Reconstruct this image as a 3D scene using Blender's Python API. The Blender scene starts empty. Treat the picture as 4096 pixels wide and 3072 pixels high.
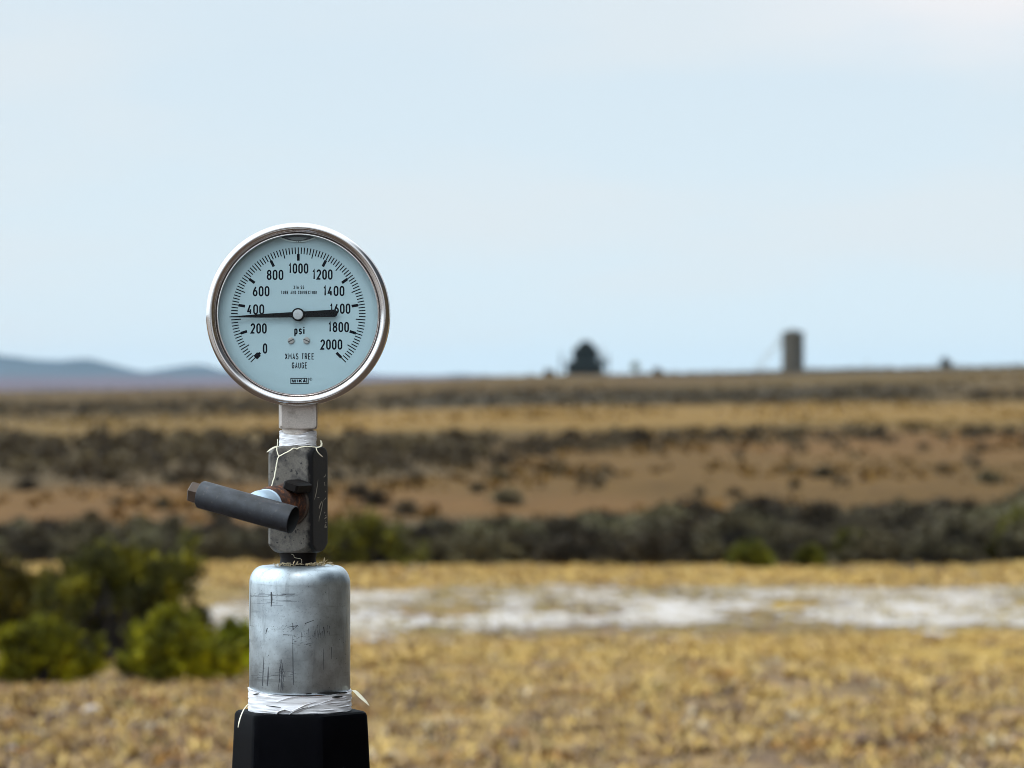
import bpy, math, random
import numpy as np
from mathutils import Vector, Matrix

R = math.radians
sc = bpy.context.scene
random.seed(7)
rng = np.random.default_rng(11)

# ------------------------------------------------------------------ camera
CAMX, CAMD, EYE, LENS = 0.12867, 2.567, 1.5, 150.0
FPX = 1024 * LENS / 36.0                     # focal length in pixels of a 1024 px wide frame
MM = 0.001
PX = 0.0001504                               # metres per 4096-px pixel on the plane through the gauge stem
cam_data = bpy.data.cameras.new('camera')
cam = bpy.data.objects.new('camera', cam_data)
sc.collection.objects.link(cam)
cam.location = (CAMX, -CAMD, EYE)
cam.rotation_euler = (R(90), 0, 0)
cam_data.lens = LENS
cam_data.sensor_width = 36.0
cam_data.clip_start = 0.05
cam_data.clip_end = 30000
cam_data.dof.use_dof = True
cam_data.dof.focus_distance = CAMD - 0.022
cam_data.dof.aperture_fstop = 20.0
sc.camera = cam

# ------------------------------------------------------------------ sky, sun, exposure
SUN_AZ, SUN_EL = (-0.18, -0.98), 57.0         # overcast: a broad soft sun behind the camera, a little to the right
world = bpy.data.worlds.new("World")
sc.world = world
world.use_nodes = True
wn, wl = world.node_tree.nodes, world.node_tree.links
wn.clear()

def wnode(t, **kw):
    n = wn.new(t)
    for k, v in kw.items():
        setattr(n, k, v)
    return n

def wmath(op, a, b=None, c=None, clamp=False):
    n = wn.new('ShaderNodeMath'); n.operation = op; n.use_clamp = clamp
    for i, v in enumerate((a, b, c)):
        if v is None: continue
        if isinstance(v, (int, float)): n.inputs[i].default_value = v
        else: wl.new(v, n.inputs[i])
    return n.outputs[0]

def wstep(v, a, b):
    n = wn.new('ShaderNodeMapRange'); n.interpolation_type = 'SMOOTHSTEP'
    wl.new(v, n.inputs['Value']); n.inputs['From Min'].default_value = a; n.inputs['From Max'].default_value = b
    return n.outputs[0]

def wmix(f, a, b, mode='MIX'):
    n = wn.new('ShaderNodeMix'); n.data_type = 'RGBA'; n.blend_type = mode
    if isinstance(f, (int, float)): n.inputs[0].default_value = f
    else: wl.new(f, n.inputs[0])
    for i, v in ((6, a), (7, b)):
        if isinstance(v, tuple): n.inputs[i].default_value = (*v, 1)
        else: wl.new(v, n.inputs[i])
    return n.outputs[2]

out = wnode('ShaderNodeOutputWorld')
bg = wnode('ShaderNodeBackground')
bg.inputs['Strength'].default_value = 0.10
sky = wnode('ShaderNodeTexSky')
sky.sky_type = 'NISHITA'
sky.sun_disc = False
sky.sun_elevation = R(SUN_EL)
sky.sun_rotation = math.atan2(SUN_AZ[0], SUN_AZ[1])
tc = wnode('ShaderNodeTexCoord')
sep = wnode('ShaderNodeSeparateXYZ')
wl.new(tc.outputs['Generated'], sep.inputs[0])
dx, dy, dz = sep.outputs
# cloud deck: brighter towards the zenith, dark right added out of view, soft streaks
mp = wnode('ShaderNodeMapping')
mp.inputs['Scale'].default_value = (1.0, 1.0, 4.0)
mp.inputs['Location'].default_value = (0.35, 0.2, 0.1)
wl.new(tc.outputs['Generated'], mp.inputs['Vector'])
nz = wnode('ShaderNodeTexNoise')
nz.inputs['Scale'].default_value = 9.0
nz.inputs['Detail'].default_value = 3.0
nz.inputs['Roughness'].default_value = 0.45
wl.new(mp.outputs[0], nz.inputs['Vector'])
streak = wstep(nz.outputs['Fac'], 0.42, 0.70)
low = wmix(wstep(dz, 0.0, 0.085), (7.45, 8.95, 9.85), (7.1, 8.35, 9.3))
deck = wmix(wmath('MULTIPLY', streak, 0.7), low, (7.9, 8.55, 9.0))
edge_n = wmath('MULTIPLY_ADD', nz.outputs['Fac'], 0.05, -0.025)
lift = wmath('ADD', dz, edge_n)
corner = wmath('MULTIPLY', wmath('MULTIPLY', wstep(lift, 0.066, 0.098), wmath('SUBTRACT', 1.0, wstep(lift, 0.17, 0.34))),
               wmath('MULTIPLY', wstep(dx, 0.035, 0.13), wmath('SUBTRACT', 1.0, wstep(dx, 0.30, 0.60))))
deck = wmix(wmath('MULTIPLY', corner, 0.85), deck, (10.0, 9.45, 9.45))
zen = wmath('MULTIPLY_ADD', wstep(dz, 0.12, 0.85), 1.8, 1.0)
lowright = wmath('ADD', wmath('MULTIPLY', dx, 0.96), wmath('MULTIPLY', dy, -0.10))
right_dim = wmath('MULTIPLY', wstep(lowright, 0.34, 0.70), wmath('SUBTRACT', 1.0, wstep(dz, 0.72, 0.97)))  # unseen dark sky added to darken reflections on the right
leftlit = wstep(wmath('MULTIPLY', dx, -1.0), 0.25, 0.8)  # unseen left sky raised to brighten the metal's left side
dim = wmath('MULTIPLY', wmath('MULTIPLY', zen, wmath('MULTIPLY_ADD', right_dim, -0.95, 1.0)), wmath('MULTIPLY_ADD', leftlit, 1.5, 1.0))
vm = wnode('ShaderNodeVectorMath', operation='SCALE')
wl.new(deck, vm.inputs[0]); wl.new(dim, vm.inputs['Scale'])
final = wmix(0.92, sky.outputs[0], vm.outputs[0])
wl.new(final, bg.inputs['Color'])
wl.new(bg.outputs[0], out.inputs['Surface'])

sun_data = bpy.data.lights.new('sun', 'SUN')
sun_data.energy = 0.6
sun_data.angle = R(18)
sun_data.color = (1.0, 0.95, 0.88)
sun = bpy.data.objects.new('sun', sun_data)
sc.collection.objects.link(sun)
sd = Vector((SUN_AZ[0] * math.cos(R(SUN_EL)), SUN_AZ[1] * math.cos(R(SUN_EL)), math.sin(R(SUN_EL))))
sun.rotation_euler = (-sd).to_track_quat('-Z', 'Y').to_euler()

vs = sc.view_settings
sc.display_settings.display_device = 'sRGB'
vs.view_transform = 'Standard'; vs.look = 'None'; vs.exposure = 0.0; vs.gamma = 1.0
vs.use_curve_mapping = False
sc.render.engine = 'CYCLES'
sc.cycles.use_denoising = True
sc.cycles.max_bounces = 8
sc.cycles.transparent_max_bounces = 12
sc.cycles.volume_bounces = 0
sc.cycles.sample_clamp_indirect = 6.0
sc.cycles.filter_width = 0.95

# ------------------------------------------------------------------ helpers
def tag(o, label=None, cat=None, group=None, kind=None):
    if label: o['label'] = label
    if cat: o['category'] = cat
    if group: o['group'] = group
    if kind: o['kind'] = kind
    return o

def link(o, parent=None):
    sc.collection.objects.link(o)
    if parent is not None: o.parent = parent
    return o

def empty(name, loc, rz=0.0):
    o = bpy.data.objects.new(name, None)
    o.empty_display_size = 0.05
    o.location = loc; o.rotation_euler = (0, 0, rz)
    return link(o)

class MB:
    """collects verts / faces of one mesh"""
    def __init__(self):
        self.v, self.f, self.m = [], [], []
    def add(self, verts, faces, mat=0):
        b = len(self.v)
        self.v += [tuple(p) for p in verts]
        self.f += [tuple(i + b for i in f) for f in faces]
        self.m += [mat] * len(faces)
        return self
    def xform(self, M):
        self.v = [tuple(M @ Vector(p)) for p in self.v]
        return self
    def box(self, c, s, M=None, mat=0, bev=0.0):
        x, y, z = s[0] / 2, s[1] / 2, s[2] / 2
        if bev <= 0:
            vs_ = [(sx * x, sy * y, sz * z) for sx in (-1, 1) for sy in (-1, 1) for sz in (-1, 1)]
            fs = [(0, 1, 3, 2), (4, 6, 7, 5), (0, 4, 5, 1), (2, 3, 7, 6), (0, 2, 6, 4), (1, 5, 7, 3)]
        else:
            ring = [(x - bev, y), (x, y - bev), (x, -y + bev), (x - bev, -y), (-x + bev, -y), (-x, -y + bev), (-x, y - bev), (-x + bev, y)]
            k = 1 - bev / max(min(x, y), 1e-9)
            vs_, n = [], 8
            for zz, q in ((-z, k), (-z + bev, 1), (z - bev, 1), (z, k)):
                vs_ += [(a * q, b * q, zz) for a, b in ring]
            fs = [tuple(reversed(range(0, 8)))]
            # ring is clockwise seen from above
            fs = [tuple(range(8))]
            for j in range(3):
                for i in range(8):
                    a, b = j * 8 + i, j * 8 + (i + 1) % 8
                    fs.append((a, a + 8, b + 8, b))
            fs.append(tuple(reversed(range(24, 32))))
        T = Matrix.Translation(c)
        if M is not None: T = T @ M
        return self.add([T @ Vector(p) for p in vs_], fs, mat)
    def lathe(self, prof, n=64, M=None, mat=0, cap0=True, cap1=True, rfun=None):
        """profile of (r, h) revolved about local Z"""
        vs_, fs = [], []
        for r, h in prof:
            for i in range(n):
                a = 2 * math.pi * i / n
                rr = r if rfun is None else rfun(r, h, a)
                vs_.append((rr * math.cos(a), rr * math.sin(a), h))
        for j in range(len(prof) - 1):
            for i in range(n):
                a, b = j * n + i, j * n + (i + 1) % n
                fs.append((a, b, b + n, a + n))
        if cap0: fs.append(tuple(reversed(range(n))))
        if cap1: fs.append(tuple(range((len(prof) - 1) * n, len(prof) * n)))
        if M is not None: vs_ = [M @ Vector(p) for p in vs_]
        return self.add(vs_, fs, mat)
    def tube(self, pts, rad, n=6, mat=0, flat=1.0):
        pts = [Vector(p) for p in pts]
        rads = rad if isinstance(rad, (list, tuple)) else [rad] * len(pts)
        vs_, fs = [], []
        t0 = (pts[1] - pts[0]).normalized()
        up = Vector((0, 0, 1)) if abs(t0.z) < 0.9 else Vector((0, 1, 0))
        nrm = t0.cross(up).normalized()
        for k, p in enumerate(pts):
            t = (pts[min(k + 1, len(pts) - 1)] - pts[max(k - 1, 0)]).normalized()
            nrm = (nrm - t * nrm.dot(t)).normalized()
            b = t.cross(nrm)
            for i in range(n):
                a = 2 * math.pi * i / n
                vs_.append(p + (nrm * math.cos(a) + b * math.sin(a) * flat) * rads[k])
        for k in range(len(pts) - 1):
            for i in range(n):
                a, b = k * n + i, k * n + (i + 1) % n
                fs.append((a, b, b + n, a + n))
        fs.append(tuple(reversed(range(n)))); fs.append(tuple(range((len(pts) - 1) * n, len(pts) * n)))
        return self.add(vs_, fs, mat)
    def build(self, name, mats, parent=None, smooth=True, angle=35):
        me = bpy.data.meshes.new(name)
        me.from_pydata(self.v, [], self.f)
        if not isinstance(mats, (list, tuple)): mats = [mats]
        for m in mats: me.materials.append(m)
        me.polygons.foreach_set('material_index', self.m)
        if smooth:
            me.polygons.foreach_set('use_smooth', [True] * len(me.polygons))
            try: me.set_sharp_from_angle(angle=R(angle))
            except Exception: pass
        me.update()
        return link(bpy.data.objects.new(name, me), parent)

def np_mesh(name, v, quads, mats, parent=None, midx=None, smooth=False, k=4):
    """fast mesh of same-size faces from numpy arrays"""
    me = bpy.data.meshes.new(name)
    nv, nf = len(v), len(quads)
    me.vertices.add(nv); me.vertices.foreach_set('co', np.asarray(v, np.float32).ravel())
    me.loops.add(nf * k); me.loops.foreach_set('vertex_index', np.asarray(quads, np.int32).ravel())
    me.polygons.add(nf)
    me.polygons.foreach_set('loop_start', np.arange(0, nf * k, k, dtype=np.int32))
    for m in (mats if isinstance(mats, (list, tuple)) else [mats]): me.materials.append(m)
    if midx is not None: me.polygons.foreach_set('material_index', np.asarray(midx, np.int32))
    if smooth: me.polygons.foreach_set('use_smooth', np.ones(nf, bool))
    me.update(calc_edges=True)
    me.validate()
    o = bpy.data.objects.new(name, me)
    return link(o, parent)

# ---- materials
class NT:
    def __init__(self, name):
        self.mat = bpy.data.materials.new(name)
        self.mat.use_nodes = True
        self.n, self.l = self.mat.node_tree.nodes, self.mat.node_tree.links
        self.b = self.n['Principled BSDF']
        self.out = self.n['Material Output']
    def set(self, **kw):
        for k, v in kw.items():
            i = self.b.inputs[k.replace('_', ' ')]
            if hasattr(v, 'is_linked'): self.l.new(v, i)
            elif isinstance(v, tuple): i.default_value = (*v, 1) if len(v) == 3 else v
            else: i.default_value = v
        return self
    def coord(self, kind='Object', scale=(1, 1, 1), loc=(0, 0, 0), rot=(0, 0, 0)):
        t = self.n.new('ShaderNodeTexCoord'); m = self.n.new('ShaderNodeMapping')
        m.inputs['Scale'].default_value = scale; m.inputs['Location'].default_value = loc; m.inputs['Rotation'].default_value = rot
        self.l.new(t.outputs[kind], m.inputs['Vector'])
        return m.outputs[0]
    def world(self, scale=(1, 1, 1)):
        g = self.n.new('ShaderNodeNewGeometry'); m = self.n.new('ShaderNodeMapping')
        m.inputs['Scale'].default_value = scale
        self.l.new(g.outputs['Position'], m.inputs['Vector'])
        return m.outputs[0]
    def noise(self, vec, scale, detail=4, rough=0.55, dist=0.0):
        x = self.n.new('ShaderNodeTexNoise')
        x.inputs['Scale'].default_value = scale; x.inputs['Detail'].default_value = detail
        x.inputs['Roughness'].default_value = rough; x.inputs['Distortion'].default_value = dist
        self.l.new(vec, x.inputs['Vector'])
        return x.outputs['Fac']
    def voronoi(self, vec, scale, feature='F1'):
        x = self.n.new('ShaderNodeTexVoronoi'); x.feature = feature
        x.inputs['Scale'].default_value = scale
        self.l.new(vec, x.inputs['Vector'])
        return x.outputs['Distance']
    def ramp(self, fac, stops, interp='LINEAR'):
        x = self.n.new('ShaderNodeValToRGB'); cr = x.color_ramp; cr.interpolation = interp
        while len(cr.elements) < len(stops): cr.elements.new(0.5)
        for e, (p, c) in zip(cr.elements, stops):
            e.position = p
            e.color = (*c, 1) if isinstance(c, tuple) else (c, c, c, 1)
        self.l.new(fac, x.inputs[0])
        return x.outputs[0]
    def mix(self, f, a, b, mode='MIX'):
        x = self.n.new('ShaderNodeMix'); x.data_type = 'RGBA'; x.blend_type = mode
        for i, v in ((0, f), (6, a), (7, b)):
            if isinstance(v, (int, float)): x.inputs[i].default_value = v
            elif isinstance(v, tuple): x.inputs[i].default_value = (*v, 1)
            else: self.l.new(v, x.inputs[i])
        return x.outputs[2]
    def math(self, op, a, b=0.0):
        x = self.n.new('ShaderNodeMath'); x.operation = op
        for i, v in enumerate((a, b)):
            if isinstance(v, (int, float)): x.inputs[i].default_value = v
            else: self.l.new(v, x.inputs[i])
        return x.outputs[0]
    def bump(self, h, strength=0.3, dist=0.001):
        x = self.n.new('ShaderNodeBump'); x.inputs['Strength'].default_value = strength; x.inputs['Distance'].default_value = dist
        self.l.new(h, x.inputs['Height'])
        self.l.new(x.outputs[0], self.b.inputs['Normal'])
        return self

def mat_steel():
    t = NT('polished stainless steel')
    c = t.coord(scale=(1, 1, 1))
    n = t.noise(c, 900, 2)
    t.set(Base_Color=t.mix(t.noise(c, 35, 4), (0.56, 0.52, 0.50), (0.72, 0.68, 0.67)), Metallic=1.0,
          Roughness=t.ramp(t.noise(c, 60, 5), [(0.3, 0.10), (0.75, 0.22)]))
    return t.bump(n, 0.02, 0.0002).mat

def mat_brushed():
    t = NT('machined steel socket')
    c = t.coord()
    st = t.noise(t.coord(scale=(40, 40, 900)), 1.0, 3)
    g = t.noise(c, 1400, 3, 0.7)
    col = t.mix(g, (0.33, 0.29, 0.26), (0.74, 0.66, 0.60))
    col = t.mix(t.ramp(t.noise(c, 140, 4), [(0.52, 0.0), (0.72, 0.6)]), col, (0.20, 0.16, 0.13))
    t.set(Base_Color=col, Metallic=0.55, Roughness=0.48)
    return t.bump(st, 0.12, 0.0003).mat

def mat_dial():
    t = NT('pale blue grey dial enamel')
    c = t.coord()
    t.set(Base_Color=t.mix(t.noise(c, 70, 3), (0.365, 0.49, 0.535), (0.385, 0.515, 0.555)), Roughness=0.55)
    return t.mat

def mat_plain(name, col, rough=0.5, metal=0.0, var=0.12, scale=40.0, spec=None):
    t = NT(name)
    c = t.coord()
    lo = tuple(x * (1 - var) for x in col); hi = tuple(min(1, x * (1 + var)) for x in col)
    t.set(Base_Color=t.mix(t.noise(c, scale, 5), lo, hi), Roughness=rough, Metallic=metal)
    if spec is not None: t.set(Specular_IOR_Level=spec)
    return t.mat

def mat_glass():
    t = NT('flat window glass')
    tr = t.n.new('ShaderNodeBsdfTransparent'); tr.inputs[0].default_value = (0.96, 0.975, 0.975, 1)
    gl = t.n.new('ShaderNodeBsdfGlossy'); gl.inputs['Roughness'].default_value = 0.02
    fr = t.n.new('ShaderNodeFresnel'); fr.inputs[0].default_value = 1.22
    mx = t.n.new('ShaderNodeMixShader')
    t.l.new(fr.outputs[0], mx.inputs[0]); t.l.new(tr.outputs[0], mx.inputs[1]); t.l.new(gl.outputs[0], mx.inputs[2])
    t.l.new(mx.outputs[0], t.out.inputs['Surface'])
    return t.mat

def mat_galv():
    t = NT('scuffed galvanised steel')
    c = t.coord()
    fine = t.noise(c, 700, 4, 0.7)
    blot = t.noise(c, 70, 5, 0.6)
    col = t.mix(t.ramp(blot, [(0.36, 0.0), (0.62, 1.0)]), (0.35, 0.39, 0.42), (0.52, 0.575, 0.605))
    stain = t.noise(t.coord(scale=(1, 1, 0.45), loc=(1.3, 0.2, 0.7)), 42, 5, 0.7, 0.6)
    col = t.mix(t.ramp(stain, [(0.50, 0.0), (0.74, 0.30)]), col, (0.24, 0.245, 0.24))
    col = t.mix(t.ramp(fine, [(0.54, 0.0), (0.74, 0.5)]), col, (0.17, 0.185, 0.20))
    vst = t.noise(t.coord(scale=(170, 170, 16)), 1.0, 4, 0.6)
    col = t.mix(t.ramp(vst, [(0.57, 0.0), (0.72, 0.5)]), col, (0.13, 0.14, 0.15))
    hst = t.noise(t.coord(scale=(26, 26, 300), loc=(3, 1, 2)), 1.0, 4, 0.6)
    col = t.mix(t.ramp(hst, [(0.60, 0.0), (0.74, 0.4)]), col, (0.15, 0.165, 0.18))
    pit = t.voronoi(c, 330)
    col = t.mix(t.ramp(pit, [(0.05, 0.35), (0.11, 0.0)]), col, (0.06, 0.06, 0.065))
    t.set(Base_Color=col, Metallic=0.92, Roughness=t.ramp(blot, [(0.3, 0.34), (0.7, 0.50)]))
    return t.bump(t.mix(0.5, fine, blot), 0.06, 0.0003).mat

def mat_valve():
    t = NT('grey valve steel with black side')
    c = t.coord()
    fine = t.noise(c, 900, 4, 0.7)
    patch = t.noise(c, 75, 5, 0.65)
    grey = t.mix(fine, (0.062, 0.055, 0.046), (0.195, 0.174, 0.150))
    speck = t.ramp(t.noise(c, 330, 3, 0.6), [(0.58, 0.0), (0.66, 1.0)])
    col = t.mix(speck, grey, (0.03, 0.028, 0.028))
    col = t.mix(t.ramp(patch, [(0.50, 0.0), (0.66, 0.85)]), col, (0.022, 0.021, 0.024))
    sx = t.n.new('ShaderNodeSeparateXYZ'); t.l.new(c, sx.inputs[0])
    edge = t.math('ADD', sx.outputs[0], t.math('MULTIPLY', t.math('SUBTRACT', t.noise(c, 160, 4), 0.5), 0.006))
    side_mask = t.n.new('ShaderNodeMapRange'); t.l.new(edge, side_mask.inputs['Value'])
    side_mask.inputs['From Min'].default_value = 0.0105; side_mask.inputs['From Max'].default_value = 0.0128
    col = t.mix(side_mask.outputs[0], col, t.mix(fine, (0.004, 0.004, 0.005), (0.013, 0.012, 0.013)))  # black colour on the local +X side, with a noisy edge
    t.set(Base_Color=col, Metallic=0.1, Roughness=0.55, Specular_IOR_Level=0.25)
    return t.bump(fine, 0.25, 0.0004).mat

def mat_black_side():
    t = NT('thick black oxide')
    c = t.coord()
    t.set(Base_Color=t.mix(t.noise(c, 160, 5, 0.7), (0.004, 0.003, 0.003), (0.013, 0.010, 0.009)), Metallic=0.0, Roughness=0.6,
          Specular_IOR_Level=0.10)
    return t.bump(t.noise(c, 700, 3), 0.2, 0.0003).mat

def mat_rust():
    t = NT('rusted thread')
    c = t.coord()
    col = t.ramp(t.noise(c, 260, 5, 0.7), [(0.30, (0.006, 0.003, 0.003)), (0.50, (0.045, 0.014, 0.005)), (0.63, (0.16, 0.050, 0.013)), (0.80, (0.26, 0.12, 0.04))])
    t.set(Base_Color=col, Roughness=0.8)
    return t.bump(t.noise(c, 500, 4), 0.4, 0.0005).mat

def mat_tape():
    t = NT('white thread seal tape')
    c = t.coord()
    st = t.noise(t.coord(scale=(30, 30, 900)), 1.0, 4, 0.6)
    col = t.mix(t.ramp(st, [(0.35, 0.0), (0.65, 1.0)]), (0.62, 0.60, 0.62), (0.84, 0.83, 0.84))
    col = t.mix(t.ramp(t.noise(c, 120, 4), [(0.60, 0.0), (0.80, 0.55)]), col, (0.55, 0.46, 0.34))
    t.set(Base_Color=col, Roughness=0.6)
    return t.bump(st, 0.35, 0.0006).mat

def mat_handle():
    t = NT('grimy dark handle sleeve')
    c = t.coord()
    g1 = t.noise(c, 110, 5, 0.65); g2_ = t.noise(c, 420, 4, 0.6)
    col = t.ramp(g1, [(0.35, (0.006, 0.006, 0.007)), (0.55, (0.011, 0.012, 0.017)), (0.75, (0.021, 0.023, 0.031))])
    col = t.mix(t.ramp(g2_, [(0.60, 0.0), (0.70, 0.5)]), col, (0.055, 0.050, 0.046))
    col = t.mix(t.ramp(t.noise(t.coord(loc=(2, 5, 1)), 170, 3), [(0.66, 0.0), (0.72, 0.7)]), col, (0.045, 0.022, 0.014))
    t.set(Base_Color=col, Roughness=t.ramp(g1, [(0.3, 0.62), (0.7, 0.42)]), Specular_IOR_Level=0.4)
    return t.bump(g2_, 0.15, 0.0004).mat

M = dict(
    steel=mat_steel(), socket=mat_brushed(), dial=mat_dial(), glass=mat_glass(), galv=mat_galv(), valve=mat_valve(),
    oxide=mat_black_side(), rust=mat_rust(), tape=mat_tape(),
    ink=mat_plain('black dial ink', (0.004, 0.004, 0.008), 0.7, 0, 0.1, 40, 0.05),
    pointer=mat_plain('black pointer paint', (0.004, 0.004, 0.005), 0.6, 0, 0.1, 40, 0.1),
    gasket=mat_plain('dark rubber gasket', (0.012, 0.012, 0.018), 0.6),
    case=mat_plain('brushed steel case', (0.42, 0.40, 0.38), 0.35, 1.0),
    screw=mat_plain('dull screw steel', (0.36, 0.355, 0.34), 0.55, 0.3, 0.15, 300),
    slot=mat_plain('screw slot shadow metal', (0.05, 0.05, 0.055), 0.6, 0.5),
    hub=mat_plain('turned aluminium', (0.50, 0.52, 0.53), 0.42, 0.6, 0.25, 300),
    liquid=mat_plain('dark liquid rim', (0.02, 0.022, 0.03), 0.25),
    bubble=mat_plain('air bubble above the filling', (0.16, 0.19, 0.195), 0.2),
    halo=mat_plain('pale liquid edge', (0.50, 0.60, 0.60), 0.3),
    black=mat_plain('black painted iron', (0.0014, 0.0014, 0.0022), 0.55, 0, 0.5, 90, 0.025),
    handle=mat_handle(),
    hollow=mat_plain('dark bore', (0.004, 0.004, 0.004), 0.8),
    bolt=mat_plain('brown bolt steel', (0.055, 0.035, 0.024), 0.5, 0.4, 0.5, 300),
    collar=mat_plain('pale zinc collar', (0.36, 0.45, 0.54), 0.45, 0.2, 0.10, 120),
    strand=mat_plain('yellowed tape strand', (0.74, 0.68, 0.52), 0.7, 0, 0.15, 200),
    litter=mat_plain('dry straw litter', (0.42, 0.33, 0.20), 0.8, 0, 0.4, 200),
    scratch=mat_plain('dark scuff', (0.045, 0.048, 0.056), 0.6, 0.2, 0.4, 400),
    bright=mat_plain('fresh bright gouge', (0.30, 0.27, 0.22), 0.45, 0.4, 0.3, 300),
)

def at(px, py, y=0.0):
    """world point on the plane at depth y that shows at pixel (px, py) of the 4096-px photograph"""
    k = PX * (1 + y / CAMD)
    return Vector((CAMX + (px - 2048) * k, y, EYE + (1536 - py) * k))

# ------------------------------------------------------------------ terrain
def smooth(a, b, x):
    t = np.clip((np.asarray(x, float) - a) / (b - a), 0, 1)
    return t * t * (3 - 2 * t)

def vnoise(x, y, seed=0):
    """cheap smooth value noise, vectorised"""
    xi, yi = np.floor(x).astype(np.int64), np.floor(y).astype(np.int64)
    fx, fy = x - xi, y - yi
    fx, fy = fx * fx * (3 - 2 * fx), fy * fy * (3 - 2 * fy)
    def h(a, b):
        n = (a * 374761393 + b * 668265263 + seed * 982451653) & 0xffffffff
        n = ((n ^ (n >> 13)) * 1274126177) & 0xffffffff
        return ((n ^ (n >> 16)) & 0xffff) / 65535.0
    return (h(xi, yi) * (1 - fx) + h(xi + 1, yi) * fx) * (1 - fy) + (h(xi, yi + 1) * (1 - fx) + h(xi + 1, yi + 1) * fx) * fy

def fbm(x, y, seed=0, o=3):
    s, a, t = 0, 1.0, 0
    for k in range(o):
        s = s + a * vnoise(x * 2 ** k, y * 2 ** k, seed + k * 17); t += a; a *= 0.5
    return s / t

# rise of the rolling plain along its crest, 700 m out: height above the camera's foot by bearing (metres sideways at 700 m)
CREST_X = np.array([-900, -300, -84, -51, -39, -18, -2, 8, 31, 55, 84, 200, 500, 900]) 
CREST_Z = np.array([0.4, 0.0, 0.19, 0.68, 1.0, 1.99, 2.8, 3.1, 3.3, 3.95, 4.45, 5.5, 6.5, 5.0])
def ground_z(x, y):
    x = np.asarray(x, float); y = np.asarray(y, float)
    d = np.hypot(x, y)
    fwd = np.where(y > 1, 1.0, 0.0)
    cx = np.where(y > 1, x / np.maximum(y, 1) * 700.0, 900 * np.sign(x))
    cx = np.clip(cx, -900, 900)
    cz = np.interp(cx, CREST_X, CREST_Z)
    t = np.clip((d - 45) / 655.0, 0, 1) ** 1.2
    z = t * cz * fwd
    beyond = smooth(705, 1500, d)
    z = z * (1 - beyond) + beyond * (-4.0 + 15.0 * smooth(1500, 5200, d))
    # unseen dark slope added on the right to darken the metal's reflections
    az = np.degrees(np.arctan2(x, y))
    z += smooth(42, 62, az) * (1 - smooth(132, 160, az)) * 13.0 * smooth(8, 34, d) * (1 - 0.5 * smooth(60, 400, d))
    z += (fbm(x / 2.5, y / 2.5, 3) - 0.5) * 0.09 * smooth(4, 12, d)
    z += (fbm(x / 40, y / 40, 5) - 0.5) * 0.5 * smooth(60, 220, d)
    return z
# everything out there is measured from the camera's foot
def gp(x, y):
    return (x + CAMX, y - CAMD, float(ground_z(x, y)))

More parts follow.
